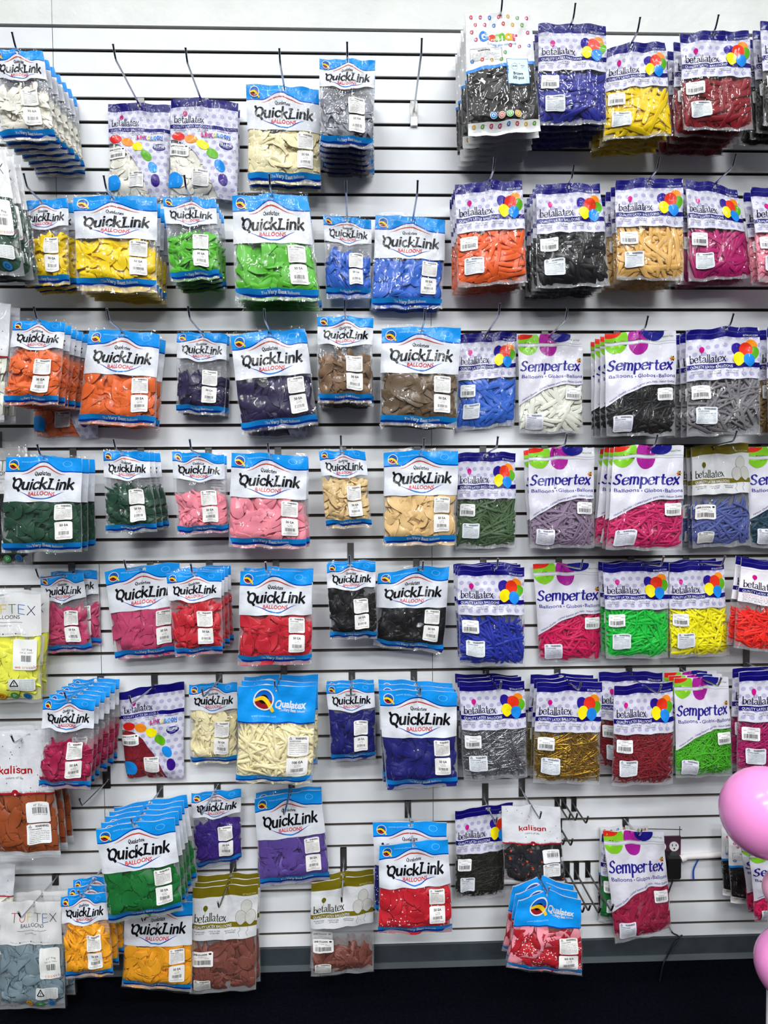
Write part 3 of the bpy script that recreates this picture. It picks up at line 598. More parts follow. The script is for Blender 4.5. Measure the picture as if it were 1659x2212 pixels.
def tuft(A):
    a = Art(A); H = 'printed_header'; y = lambda v: v*A; WW = MATS['milky_print']
    a.strip(H, 0, 1, 0, y(.39), WW, 0, 36, 14)
    tc = [pm(c) for c in ('#8f1f35', '#c44432', '#d8c83a', '#2f6a4a', '#2f5f9a', '#2a2550')]
    a.pen(H, None, 2, 'TUFTEX', .2, .93, y(.19), .045, 0, hs=.088, gap=.16, per=tc)
    a.pen(H, None, 2, 'E', .0, .001, y(.2), .03, 0, hs=.001, per=[Kk])
    a.text(H, 'BALLOONS', .36, y(.235), .055, Kk, 2, width=.36, bold=-.004)
    a.stroke(H, np.stack([np.linspace(.3, .76, 12), np.full(12, y(.265))], 1), .002, Kk, 2); a.text(H, 'beautiful by', .52, y(.3), .024, pm('#8a8a8a'), 2, width=.18, align='c')
    for j in range(3): a.disc(H, .35+j*.165, y(.368), .009, .009, Kk, 2, 10)
    for j in range(4): a.text(H, 'Balloons', .2+j*.165, y(.372), .02, pm('#b0b0b0'), 2, width=.12)
    a.strip('clear_bag', -.03, 1.03, y(.39), y(1.0), FILM, -.4, 36, 18)
    r2 = random.Random(9)
    a.sticker('barcode_sticker', .66, y(.415), .96, y(.7), 'tuf', r2, '#eeeeea'); a.sticker('warning_sticker', .6, y(.78), .93, y(.89), 'tuftri', r2, '#cfd3d2')
    for j, c in enumerate(('#d89a1e', '#3f9a4a', '#2a6fa8')):
        a.disc('recycling_roundels', .49+j*.165, y(.945), .055, .05, pm(c), 4, 18)
        if j == 1: a.disc('recycling_roundels', .49+j*.165, y(.945), .032, .03, QWHITE, 5, 3, r0=.55)
        else: a.disc('recycling_roundels', .49+j*.165, y(.945), .03, .028, pm('#8a6414' if j == 0 else '#1f4a80'), 5, 10, r0=.6)
    a.win = lambda u: np.full_like(u, y(.39)); a.flap = .09; a.tail = .02; a.back_h = y(.39)
    return a
MATS['milky_print'] = film_mat('milky_print', .72, '#f2f2f2', 1.0, .2)
ART = {'QL': quicklink(1.25, False), 'QS': quicklink(1.55, True), 'BL': betalla(1.5), 'BG': betalla(1.55, olive=True), 'BX': betalla(1.5, back=True),
       'SE': sempertex(1.5), 'BE': ellipse_pack(1.5), 'QB': qbig(1.24), 'QP': qbig(1.24, '50'), 'GE': gpack(1.7), 'KA': kali(1.5), 'TU': tuft(1.6)}

# ------------------------------------------------------------------ uninflated balloons
def lens(nl, na, halfw, th, zcurve=None):
    """flattened body along y: halfw(t), th(t) arrays"""
    t = np.linspace(0, 1, nl); a = np.arange(na)*2*math.pi/na
    X = halfw(t)[:, None]*np.cos(a); Z = th(t)[:, None]*np.sin(a); Y = np.broadcast_to(t[:, None]-.5, X.shape)
    V = np.stack([X, Y, Z], 2).reshape(-1, 3); F = []
    i, j = np.meshgrid(np.arange(nl-1), np.arange(na), indexing='ij')
    F = np.stack([i*na+j, i*na+(j+1) % na, (i+1)*na+(j+1) % na, (i+1)*na+j], 2).reshape(-1, 4)
    return V, F
sm = lambda t, a, b: np.clip((t-a)/(b-a), 0, 1)**2*(3-2*np.clip((t-a)/(b-a), 0, 1))
def round_w(t): return np.where(t < .045, .085, .062+.215*sm(t, .1, .62))*np.sqrt(np.clip(1-np.clip((t-.72)/.285, 0, 1)**2.2, 0, 1))
TPL = {
 'round': lens(15, 12, round_w, lambda t: np.where(t < .045, .06, .045-.015*t)*np.sqrt(np.clip(1-t**8, .02, 1))),
 'strap': lens(11, 8, lambda t: .054*(1+.15*(t > .93))*np.sqrt(np.clip(1-((t-.5)*2.0)**24, .2, 1)), lambda t: .014+0*t),
 'tube': lens(9, 8, lambda t: .045*(.72+.28*sm(t, 0, .8))*np.sqrt(np.clip(1-(np.clip(t-.85, 0, 1)/.16)**2, .05, 1)), lambda t: .034+0*t),
 'thin': lens(12, 6, lambda t: .0125+0*t, lambda t: .0115+0*t),
}
SPEC = {  # length, count, bend, tilt   (length in pack widths)
 'roundL': ('round', .42, 62, .5, .55), 'roundS': ('round', .42, 58, .5, .6), 'roundT': ('round', .26, 95, .5, .7),
 'strap': ('strap', .7, 100, .7, .08), 'tube': ('tube', .42, 140, .5, .2), 'tubeL': ('tube', .54, 120, .6, .15), 'thin': ('thin', .72, 190, 1.5, .12)}
def contents(kind, A, win, fill, rng, wid=1.0, bot=.985):
    """returns V (x, y, depth) in pack widths and faces; depth <= 0 lies behind the film"""
    name, Ln, cnt, bend, tilt = SPEC[kind]; T, F = TPL[name]
    VV, FF, n = [], [], 0
    ytop0 = float(np.min(win(np.linspace(.05, .95, 20)))) ; yb = A*bot; yt = yb-(yb-ytop0)*fill
    cnt = max(20, int(cnt*(yb-yt)/.65))
    # lumpy mass at the back
    nu, nv = 26, 20; u = np.linspace(.03, .97, nu); ph = rng.uniform(0, 6, 6)
    edge = yt+.02+.05*np.sin(u*9+ph[0])+.03*np.sin(u*23+ph[1])
    edge = np.maximum(edge, win(u)-.03)
    tt = np.linspace(0, 1, nv); Y = edge[None]+(yb-edge)[None]*tt[:, None]; X = np.broadcast_to(u, Y.shape)
    Z = -.105+.012*np.sin(X*31+ph[2]+3*np.sin(Y*17))+.012*np.sin(Y*29+ph[3]+2*np.sin(X*19))
    VV.append(np.stack([X.ravel(), Y.ravel(), Z.ravel()], 1)); i, j = np.meshgrid(np.arange(nv-1), np.arange(nu-1), indexing='ij'); q = (i*nu+j).ravel()
    FF.append(np.stack([q, q+nu, q+nu+1, q+1], 1)); n = nu*nv
    for k in range(cnt):
        L = Ln*rng.uniform(.8, 1.15); V = T.copy(); wsc = rng.uniform(.85, 1.15)
        t = V[:, 1].copy()
        if name == 'round':
            c = rng.uniform(-.6, .6); cr = rng.uniform(-.25, .25)
            V[:, 2] += rng.uniform(-.9, .9)*np.abs(V[:, 0]-cr*.2)*.55 + .06*math.copysign(1, c)*np.sin(t*rng.uniform(3, 7)+rng.uniform(0, 6))
            V[:, 2] += .02*np.sin(V[:, 0]*rng.uniform(15, 35)+rng.uniform(0, 6))*(t > -.2)
            V[:, 0] *= wsc*rng.uniform(.6, 1.05)
            if kind == 'roundS': V[:, 0] *= .72
        b = rng.normal(0, .35)*bend
        # bend in the plane of the pack
        a = b*t; V[:, 0], V[:, 1] = V[:, 0]*np.cos(a)+(1-np.cos(a))/(b+1e-6)*1.0, np.sin(a)/(b+1e-6)-V[:, 0]*np.sin(a)
        V *= L
        th = rng.uniform(0, 2*math.pi)
        if kind in ('strap', 'tube', 'tubeL', 'thin'): th = rng.choice([rng.normal(.3, .5), rng.normal(-.9, .5), rng.normal(1.4, .45)])
        x = rng.uniform(.05, .95)*wid; frac = rng.uniform(0, 1)**.85; yy = yb-.03-(yb-yt-.05)*frac
        c, s = math.cos(th), math.sin(th); V[:, 0], V[:, 1] = c*V[:, 0]-s*V[:, 1], s*V[:, 0]+c*V[:, 1]
        tx, ty = rng.normal(0, tilt), rng.normal(0, tilt)
        z = V[:, 2]+V[:, 0]*math.tan(np.clip(tx, -.9, .9))*.5+V[:, 1]*math.tan(np.clip(ty, -.9, .9))*.5
        depth = -.022-.085*rng.uniform(0, 1)**1.1
        X = x+V[:, 0]; Yv = yy+V[:, 1]; Z = depth+z
        # keep inside the bag: squash against sides, film and bottom
        X = .5+.47*np.tanh((X-.5)/.47*1.15)/np.tanh(1.15*1.0) if False else np.clip(X, .015, .985)+.012*np.tanh((X-np.clip(X, .015, .985))*6)
        Yv = np.where(Yv > yb, yb+.015*np.tanh((Yv-yb)*8), Yv)
        lim = win(np.clip(X, 0, 1))-.06; Yv = np.where(Yv < lim, lim+.1*(Yv-lim), Yv)
        Z = np.where(Z > -.025, -.003-.022*np.exp(-np.maximum(Z+.025, 0)/.022), Z); Z = np.maximum(Z, -.125)
        VV.append(np.stack([X, Yv, Z], 1)); FF.append(F+n); n += len(T)
    return np.vstack(VV), np.vstack(FF)

# ------------------------------------------------------------------ packs
def make_warp(q, rng, Bg, pk, hu, W):
    TL, TR, BR, BL = q
    fa = rng.uniform(-.005, .006, 5); fb = np.linspace(.08, .92, 5)+rng.normal(0, .08, 5); fs = rng.uniform(.035, .06, 5)
    cz = rng.uniform(.002, .0055); ct = rng.uniform(-1, 1)
    ph = rng.uniform(0, 6.28, 8); am = rng.uniform(.0004, .0016, 4)
    def f(V, A, hgt):
        u, v = V[:, 0], V[:, 1]/A
        Pn = (TL[None]*(1-u)[:, None]+TR[None]*u[:, None])*(1-v)[:, None]+(BL[None]*(1-u)[:, None]+BR[None]*u[:, None])*v[:, None]
        s = np.clip(u, 0, 1); vc = np.clip(v, 0, 1)
        prof = (4*s*(1-s))**.55
        gv = (.1+.9*sm(vc, .12, .62))*(1-sm(vc, .86, 1.02))
        b = Bg*prof*gv
        for k in range(5):
            ub = hu+(fb[k]-hu)*vc; b = b+fa[k]*np.exp(-((u-ub)/(fs[k]*(.5+.9*vc)))**2)*np.sqrt(vc+.02)*(1-.55*vc)
        b = b+am[0]*np.sin(u*9+v*14+ph[0])+am[1]*np.sin(-u*17+v*9+ph[1])+am[2]*np.sin(u*23+v*21+ph[2])+am[3]*np.sin(u*6-v*27+ph[3])
        b = b-.004*np.exp(-((v-1.0)/.05)**2)+cz*np.exp(-((u-hu-.05*ct*vc)/.022)**2)*np.sqrt(vc+.01)*(1-.7*vc)-cz*.8*np.exp(-((u-hu-.05*ct*vc-.05)/.03)**2)*np.sqrt(vc+.01)*(1-.7*vc)
        side = np.where(u < hu, u/hu, (1-u)/(1-hu)); side = np.clip(side, -.1, 1)
        Pn = Pn.copy(); Pn[:, 2] += pk*W*np.sign(side)*np.abs(side)**1.25*(1-np.clip(v, -.1, 1))**3
        Pn[:, 2] += .0016*np.sin(u*11+ph[4])*(np.abs(v-.5) > .3)+.0012*np.sin(u*19+ph[5])
        Pn[:, 0] += .0012*np.sin(v*8+ph[6])
        Pn[:, 1] -= b+hgt
        return Pn
    return f
PACKS = []
def build_pack(t, cols, kind, q, d, fill=None, pk=.02, hole=None, tail=None, seed=0, extra=None, thick=.017):
    rng = np.random.default_rng(seed*13+5); art = ART[t]
    qc = [P(q[0], q[1], d), P(q[2], q[3], d), P(q[4], q[5], d), P(q[6], q[7], d)]
    W = .5*(np.linalg.norm(qc[1]-qc[0])+np.linalg.norm(qc[2]-qc[3])); Hh = .5*(np.linalg.norm(qc[3]-qc[0])+np.linalg.norm(qc[2]-qc[1]))
    A = art.A
    hv = .03
    if hole is None: hu = .5
    else:
        ph_ = P(hole[0], hole[1], d); hu = float(np.clip((ph_[0]-qc[0][0])/(qc[1][0]-qc[0][0]), .2, .8))
    wf = make_warp(qc, rng, thick, pk, hu, W)
    hp = wf(np.array([[hu, hv*A]]), A, np.zeros(1))[0]
    root = empty('balloon_pack', hp)
    parts = {}
    for part, V, F, mat, lay, sheet in art.items:
        parts.setdefault(part, []).append((V, F, mat, lay, sheet))
    tail = art.tail if tail is None else tail
    def strip_(yt, yb, x0=-.012, x1=1.012, nu=30, nv=3):
        a = Art(A); a.strip('x', x0, x1, yt, yb, FILM, 0, nu, nv); return a.items[0][1], a.items[0][2]
    bag = parts.setdefault('clear_bag', [])
    if art.flap: V, F = strip_(-art.flap, 0); bag.append((V, F, FILM, 0, True))
    if tail: V, F = strip_(A, A*(1+tail)); bag.append((V, F, FILM, 0, True))
    objs = {}
    for part, its in parts.items():
        Vs, UV, fl, mats, n = [], [], [], [], 0
        for V, F, mat, lay, sheet in its:
            if mat not in mats: mats.append(mat)
            p = wf(V, A, np.full(len(V), lay*.0004))
            if sheet:
                c = p[F].mean(1); keep = np.hypot(c[:, 0]-hp[0], c[:, 2]-hp[2]) > .0062; F = F[keep]
            Vs.append(p-hp); UV.append(np.stack([V[:, 0], V[:, 1]], 1))
            fl.append((F+n, mats.index(mat))); n += len(V)
        if part == 'clear_bag':     # the back sheet, behind the contents
            for yt, yb_, mat in ((0.0, art.back_h, pm('#d9d9dd') if t not in ('TU',) else FILM_BACK), (art.back_h, A*(1+tail*.7), FILM_BACK)):
                V, F = strip_(yt, yb_, .0, 1.0, 20, 8)
                if mat not in mats: mats.append(mat)
                p = wf(V, A, np.zeros(len(V))); flat = (qc[0][1])
                u = np.clip(V[:, 0], 0, 1); v = V[:, 1]/A
                p[:, 1] = -d+.003+.008*(4*u*(1-u))**.5*sm(v, .3, .6)*(1-sm(v, .9, 1.02))
                c = p[F].mean(1); F = F[np.hypot(c[:, 0]-hp[0], c[:, 2]-hp[2]) > .0062]
                Vs.append(p-hp); UV.append(V); fl.append((F+n, mats.index(mat))); n += len(V)
            if t in ('QL', 'QS', 'QB', 'QP'):       # small print on the back of the bag
                for k in range(13):
                    yy = art.back_h+.015+.02*k
                    for xa, xb in ((.05, .42), (.6, .93-.1*(k % 3))):
                        V, F = strip_(yy, yy+.006, xa, xb, 8, 1); mat = pm('#83868e')
                        if mat not in mats: mats.append(mat)
                        p = wf(V, A, np.zeros(len(V))); u = np.clip(V[:, 0], 0, 1); v = V[:, 1]/A
                        p[:, 1] = -d+.0022+.008*(4*u*(1-u))**.5*sm(v, .3, .6)*(1-sm(v, .9, 1.02))
                        Vs.append(p-hp); UV.append(V); fl.append((F+n, mats.index(mat))); n += len(V)
        o = mk(part, np.vstack(Vs), fl, mats, root, np.vstack(UV)); objs[part] = o
    # contents
    if fill is None: fill = {'QL': .97, 'QS': .78, 'BL': .93, 'BG': .9, 'BX': .8, 'SE': .95, 'BE': .98, 'QB': .93, 'QP': .93, 'GE': .98, 'KA': .98, 'TU': .98}[t]
    cm = [cols] if not isinstance(cols, (list, tuple)) else list(cols)
    V, F = contents(kind, A, art.win, fill, rng, bot=.985 if t[0] != 'Q' else 1+.65*tail)
    # contents follow the pack: depth measured in pack widths
    sc_ = .19
    p = wf(V[:, :2], A, np.full(len(V), -.0012))
    bl = -(p[:, 1]+d)                               # forward bulge at that spot
    p[:, 1] += -V[:, 2]*sc_*np.clip((bl+.014)/.03, .25, 1.0)
    fl = []
    if len(cm) == 1: fl = [(F, 0)]
    else:
        nf = len(TPL[SPEC[kind][0]][1]); g0 = 19*25; idx = np.zeros(len(F), int)
        pc = (np.arange(len(F)-g0)//nf); idx[g0:] = np.random.default_rng(seed).integers(0, len(cm), pc.max()+1)[pc]
        for k in range(len(cm)): fl.append((F[idx == k], k))
    o = mk('balloons', p-hp, fl, cm, root, V[:, :2]); o['kind'] = 'stuff'
    root['hookx'] = float(hp[0])
    return root, hp, hu, W, Hh
def copy_pack(root, loc, roll, tilt=0):
    c = root.copy(); C.objects.link(c); c.location = loc; c.rotation_euler = (tilt, roll, 0)
    for ch in root.children:
        k = ch.copy(); k.parent = c; C.objects.link(k)
    return c
HOOKN = [0]
def make_hook(x, z, length, label, mat=None, tilt=.06, plate=True, pw=.022, group='display hooks on the slat wall'):
    mat = mat or CHROME
    root = empty('display_hook', (x, 0, z))
    m = MB(); L = length
    pts = [(0, -.004, 0), (0, -L*.5, L*.5*tilt), (0, -L+.006, L*tilt), (0, -L-.001, L*tilt+.004), (0, -L-.008, L*tilt+.012), (0, -L-.019, L*tilt+.03)]
    m.tube(pts, .0031, 8); m.build('rod', [mat], root, True)
    m = MB(); m.tube([(0, -L-.0185, L*tilt+.029), (0, -L-.0205, L*tilt+.0325)], .0036, 8); m.build('rod_end', [mat], root, True)
    if plate:
        gz = min([q for q in GZ if q > z+.006], default=z+.03, key=lambda q: q-z)
        if gz-z > .06: gz = z+.06
        m = MB(); m.box(-pw/2, pw/2, -.004, -.0006, -.022, gz-z-.001); m.box(-pw/2, pw/2, -.004, .004, gz-z-.001, gz-z+.002)
        m.build('back_plate', [STEEL], root)
    tag(root, label, 'hook', group)
    return root
ORD = ['front', 'second', 'third', 'fourth', 'fifth', 'sixth', 'seventh', 'eighth']
ROWN = {1: 'top row', 2: 'second row', 3: 'third row', 4: 'fourth row', 5: 'fifth row', 6: 'sixth row', 7: 'seventh row', 8: 'bottom row'}
DES = {'QL': 'large blue-headed bag', 'QS': 'small blue-headed bag', 'BL': 'zip bag with balloon-bunch header', 'BG': 'zip bag with olive header', 'BX': 'zip bag turned backwards',
       'SE': 'zip bag with curved white header', 'BE': 'bag with rainbow ellipse chain', 'QB': 'bag with tall plain blue header', 'QP': 'bag with tall plain blue header', 'GE': 'bag with coloured letter pattern', 'KA': 'white-headed bag', 'TU': 'clear rainbow-lettered bag'}
GRP = {'QL': 'large blue-headed balloon bags', 'QS': 'small blue-headed balloon bags', 'BL': 'zip bags with balloon-bunch headers', 'BG': 'zip bags with olive headers', 'BX': 'zip bags turned backwards', 'SE': 'zip bags with curved white headers',
       'BE': 'bags with rainbow ellipse chain', 'QB': 'bags with tall blue headers', 'QP': 'bags with tall blue headers', 'GE': 'bags with coloured letter pattern', 'KA': 'bags with white headers', 'TU': 'clear bags with rainbow lettering'}
COL = {
 'white': '#f1eddf', 'ivory': '#f4e8b8', 'silver grey': '#8a8c96', 'brown black': '#1e1a18', 'royal blue': '#242a92', 'yellow': '#ffd900', 'dark red': '#8a121e', 'olive black': '#22221a',
 'lime green': '#58b82c', 'bright blue': '#2f66cc', 'orange': '#f26226', 'black': '#0d0c0f', 'tan': '#eab766', 'magenta': '#b41468', 'light pink': '#f78fa4', 'carrot orange': '#ea6a2c',
 'dark purple': '#241c44', 'mocha': '#7a5e44', 'brown mocha': '#67543e', 'cream white': '#eeeee0', 'charcoal': '#171718', 'grey': '#7d7a7e', 'bronze': '#8a6a3a', 'dark green': '#1b4430', 'pink': '#f28c9c',
 'sand': '#e3c48c', 'blush tan': '#e8c184', 'olive green': '#45603c', 'mauve': '#8a768e', 'fuchsia': '#cc2066', 'dusty blue': '#4f5b9c', 'teal': '#123a4e', 'rose': '#c2406a', 'red': '#c62030',
 'dark blue': '#1b2fa2', 'hot pink': '#d40e58', 'neon green': '#0cc23c', 'neon yellow': '#fbf200', 'neon red': '#ff2a1c', 'brown': '#9c4b22', 'berry': '#a8184a', 'burgundy': '#86101f',
 'navy': '#12166e', 'metallic silver': '#a9acb0', 'metallic gold': '#c8a038', 'leaf green': '#4cb81c', 'green': '#0c6e2c', 'deep purple': '#371a7c', 'violet': '#5c4496', 'crimson': '#a01240',
 'golden': '#f8a91c', 'rose gold': '#7c463b', 'pale grey blue': '#7b8e98', 'pale yellow': '#f0f050', 'polka red': '#c01526', 'star red': '#c8182a', 'star navy': '#141a6a'}
def spot_mat(name, basec, dotc, n, r):
    m = base_mat(name, basec, .42, 0, .4); nt = m.node_tree; b = nt.nodes['Principled BSDF']
    tc = nt.nodes.new('ShaderNodeTexCoord'); vo = nt.nodes.new('ShaderNodeTexVoronoi'); vo.inputs['Scale'].default_value = n
    nt.links.new(tc.outputs['UV'], vo.inputs['Vector']); lt = nt.nodes.new('ShaderNodeMath'); lt.operation = 'LESS_THAN'; lt.inputs[1].default_value = r
    nt.links.new(vo.outputs['Distance'], lt.inputs[0]); mx = nt.nodes.new('ShaderNodeMix'); mx.data_type = 'RGBA'
    mx.inputs['A'].default_value = lin(basec); mx.inputs['B'].default_value = lin(dotc); nt.links.new(lt.outputs[0], mx.inputs['Factor']); nt.links.new(mx.outputs['Result'], b.inputs['Base Color']); return m
def content_mat(c):
    if c == 'star red': return [spot_mat('latex_star_red', COL[c], '#f4f0ee', 22, .2), latex(COL[c])]
    if c == 'star navy': return spot_mat('latex_star_navy', COL[c], '#e8e8f0', 26, .2)
    if c == 'polka red': return [spot_mat('latex_polka_red', COL[c], '#f6eef0', 34, .3), latex('#f59aa8'), latex('#b01022')]
    if c == 'black crab': return spot_mat('latex_black_print', '#17171a', '#d0481e', 11, .2)
    if c.startswith('metallic'): return latex(COL[c], .28, .85)
    return latex(COL[c])
SEED = [0]
def stack(t, c, kind, q, d, n=1, row=1, sp=.036, label=None, hook=True, hl=None, stagger=.036, **k):
    SEED[0] += 1; sd = SEED[0]; rr = random.Random(sd*7)
    root, hp, hu, W, Hh = build_pack(t, content_mat(c), kind, q, d, seed=sd, **k)
    ds = DES[t]; sh = k.get('extra')
    cc = c.replace('star ', '').replace('polka ', '')
    base = label or f'{cc} balloons'
    tag(root, (f'{ds} of {base}, {ROWN[row]}' if n == 1 else f'front {ds} of {base}, {ROWN[row]}'), 'balloon pack', GRP[t])
    for i in range(1, n):
        dd = d-sp*i
        if dd < .014: sp2 = d-.014; dd = .014+ (d-.014-sp*(i-1))*.0 
        if dd <= .012 or (d-sp*i) < .014: break
        o = copy_pack(root, (hp[0]+rr.uniform(-.0015, .0015), hp[1]+sp*i, hp[2]+rr.uniform(-.002, .001)), rr.uniform(-1, 1)*stagger, 0)
        tag(o, f'{ORD[i]} {ds} back in the {base} stack, {ROWN[row]}', 'balloon pack', GRP[t])
    if hook:
        tl = .06; L = hl or max(.252, d+.014)
        hz = hp[2]+.0035-(-hp[1])*tl
        make_hook(hp[0], hz, L, f'chrome hook through {ds.replace("zip bag", "bag").replace(" and red lettering", "").replace("thin ", "")} of {base}, {ROWN[row]}')
    return root
#PACKLIST
# ---- top row
stack('QS', 'white', 'roundS', (-16, 109, 92, 111, 119, 295, -2, 297), .27, 7, 1, .042)
stack('BE', 'white', 'roundL', (234, 224, 369, 227, 364, 430, 236, 426), .022, 1, 1, label='white balloons beside its twin')
stack('BE', 'white', 'roundL', (370, 216, 515, 223, 513, 430, 364, 420), .066, 2, 1, .04, pk=.06, hole=(435, 212), label='white balloons beside ivory')
stack('QL', 'ivory', 'roundL', (532, 182, 689, 194, 694, 392, 536, 389), .13, 2, 1, hole=(615, 195), sp=.05)
stack('QS', 'silver grey', 'roundS', (689, 129, 810, 131, 806, 314, 693, 307), .25, 7, 1)
stack('GE', 'brown black', 'roundL', (1004, 30, 1146, 32, 1167, 275, 1011, 287), .25, 6, 1, .042, hole=(1080, 40))
stack('BL', 'royal blue', 'strap', (1163, 52, 1309, 56, 1310, 263, 1162, 268), .22, 5, 1, .042, hole=(1232, 64))
stack('BL', 'yellow', 'strap', (1310, 105, 1436, 91, 1452, 289, 1303, 299), .198, 4, 1, .042, hole=(1362, 98), pk=.05, fill=.85)
stack('BL', 'dark red', 'strap', (1469, 73, 1618, 67, 1627, 278, 1477, 276), .24, 5, 1, .045, hole=(1540, 70))
stack('BL', 'olive black', 'strap', (1643, 47, 1785, 40, 1792, 268, 1652, 268), .24, 4, 1, .045)
# ---- second row
stack('TU', 'dark green', 'roundL', (-130, 322, 12, 322, 53, 590, -120, 596), .3, 3, 2, .045, hl=.34)
stack('QS', 'yellow', 'roundS', (39, 438, 146, 429, 149, 608, 52, 612), .16, 3, 2, hole=(88, 433), sp=.05)
stack('QL', 'yellow', 'roundL', (159, 426, 339, 426, 338, 620, 165, 615), .2, 4, 2, .045, hole=(243, 422), tail=.09)
stack('QS', 'lime green', 'roundS', (352, 426, 467, 431, 473, 595, 368, 603), .19, 4, 2, .042, hole=(413, 426))
stack('QL', 'lime green', 'roundL', (501, 424, 664, 422, 689, 642, 508, 640), .2, 4, 2, .042, hole=(588, 424))
stack('QS', 'bright blue', 'roundS', (698, 466, 802, 476, 801, 636, 704, 635), .07, 1, 2, hole=(750, 472), tail=.07)
stack('QL', 'bright blue', 'roundL', (812, 465, 963, 476, 955, 660, 802, 659), .072, 2, 2, .042, hole=(893, 475))
stack('BL', 'orange', 'strap', (983, 400, 1128, 390, 1139, 606, 990, 618), .18, 4, 2, .04, hole=(1057, 396), pk=.03)
stack('BL', 'black', 'strap', (1158, 400, 1296, 397, 1318, 613, 1161, 620), .21, 5, 2, .04, hole=(1227, 406))
stack('BL', 'tan', 'strap', (1329, 390, 1475, 386, 1478, 603, 1333, 600), .19, 4, 2, .045, hole=(1400, 388))
stack('BL', 'magenta', 'strap', (1482, 388, 1592, 412, 1629, 596, 1489, 605), .14, 3, 2, .045, hole=(1543, 402), pk=.05)
stack('BL', 'light pink', 'strap', (1622, 407, 1768, 402, 1775, 606, 1640, 607), .2, 2, 2, .042)
# ---- third row
stack('KA', 'cream white', 'roundL', (-140, 650, 24, 655, 8, 905, -140, 905), .2, 2, 3, .06)
stack('QS', 'carrot orange', 'roundS', (30, 692, 142, 697, 125, 868, 7, 868), .25, 5, 3, .045, hole=(86, 697), fill=.95)
stack('BE', 'carrot orange', 'roundL', (75, 735, 205, 735, 213, 945, 73, 945), .018, 1, 3, hook=False, label='orange balloons low at the wall')
stack('QL', 'carrot orange', 'roundL', (192, 712, 344, 722, 335, 915, 168, 908), .13, 2, 3, .075, hole=(265, 717))
stack('QS', 'dark purple', 'roundS', (383, 719, 491, 722, 486, 893, 381, 886), .075, 2, 3, .042, hole=(438, 723), fill=.65)
stack('QL', 'dark purple', 'roundL', (497, 724, 659, 711, 686, 911, 521, 928), .13, 2, 3, .05, hole=(583, 716))
stack('BE', 'dark purple', 'roundL', (530, 735, 662, 735, 664, 944, 532, 944), .018, 1, 3, hook=False, label='purple balloons low at the wall')
stack('QS', 'mocha', 'roundS', (685, 684, 806, 687, 802, 864, 687, 864), .2, 5, 3, .04, hole=(745, 687))
stack('QL', 'brown mocha', 'roundL', (824, 709, 995, 709, 986, 918, 821, 911), .16, 2, 3, .05, hole=(911, 706))
stack('BL', 'bright blue', 'strap', (992, 723, 1116, 718, 1112, 915, 986, 930), .03, 1, 3, hole=(1050, 724), fill=.9)
stack('SE', 'cream white', 'strap', (1119, 725, 1258, 723, 1260, 932, 1122, 934), .06, 1, 3, hole=(1187, 730))
stack('SE', 'charcoal', 'tubeL', (1306, 721, 1461, 715, 1458, 939, 1310, 938), .2, 4, 3, .045, hole=(1380, 722))
stack('BL', 'grey', 'tubeL', (1482, 714, 1640, 706, 1643, 934, 1485, 940), .22, 4, 3, .042, hole=(1565, 716), fill=.88)
stack('BL', 'bronze', 'tubeL', (1656, 706, 1800, 702, 1800, 930, 1660, 935), .15, 2, 3, .05)
# ---- fourth row
stack('TU', 'charcoal', 'roundL', (-80, 968, 58, 968, 70, 1220, -80, 1218), .024, 1, 4)
stack('QL', 'dark green', 'roundL', (13, 987, 176, 990, 176, 1186, 2, 1188), .22, 3, 4, .055, hole=(97, 979))
stack('QS', 'dark green', 'roundS', (223, 975, 321, 977, 339, 1143, 228, 1148), .2, 3, 4, .06, hole=(262, 974))
stack('QS', 'pink', 'roundS', (371, 977, 483, 982, 493, 1144, 383, 1151), .16, 2, 4, .05, fill=.72)
stack('QL', 'pink', 'roundL', (500, 978, 662, 987, 661, 1180, 493, 1175), .2, 3, 4, .05, hole=(585, 976), fill=.95)
stack('QS', 'sand', 'roundS', (689, 975, 789, 974, 803, 1132, 704, 1136), .12, 1, 4, fill=.95, tail=.06)
stack('QL', 'blush tan', 'roundL', (830, 977, 990, 975, 984, 1170, 829, 1173), .16, 2, 4, .05, hole=(910, 974))
stack('BL', 'olive green', 'tubeL', (990, 979, 1114, 978, 1114, 1180, 985, 1184), .06, 1, 4, hole=(1050, 979))
stack('SE', 'mauve', 'tubeL', (1141, 970, 1283, 966, 1284, 1180, 1145, 1182), .12, 2, 4, .07, hole=(1195, 970))
stack('SE', 'fuchsia', 'tubeL', (1327, 965, 1477, 963, 1475, 1187, 1310, 1184), .2, 4, 4, .045, hole=(1400, 966))
stack('BG', 'dusty blue', 'tubeL', (1494, 965, 1617, 957, 1623, 1176, 1497, 1180), .12, 3, 4, .04, hole=(1540, 966), fill=.75)
stack('SE', 'teal', 'tubeL', (1612, 968, 1760, 962, 1765, 1184, 1622, 1180), .1, 2, 4, .04)
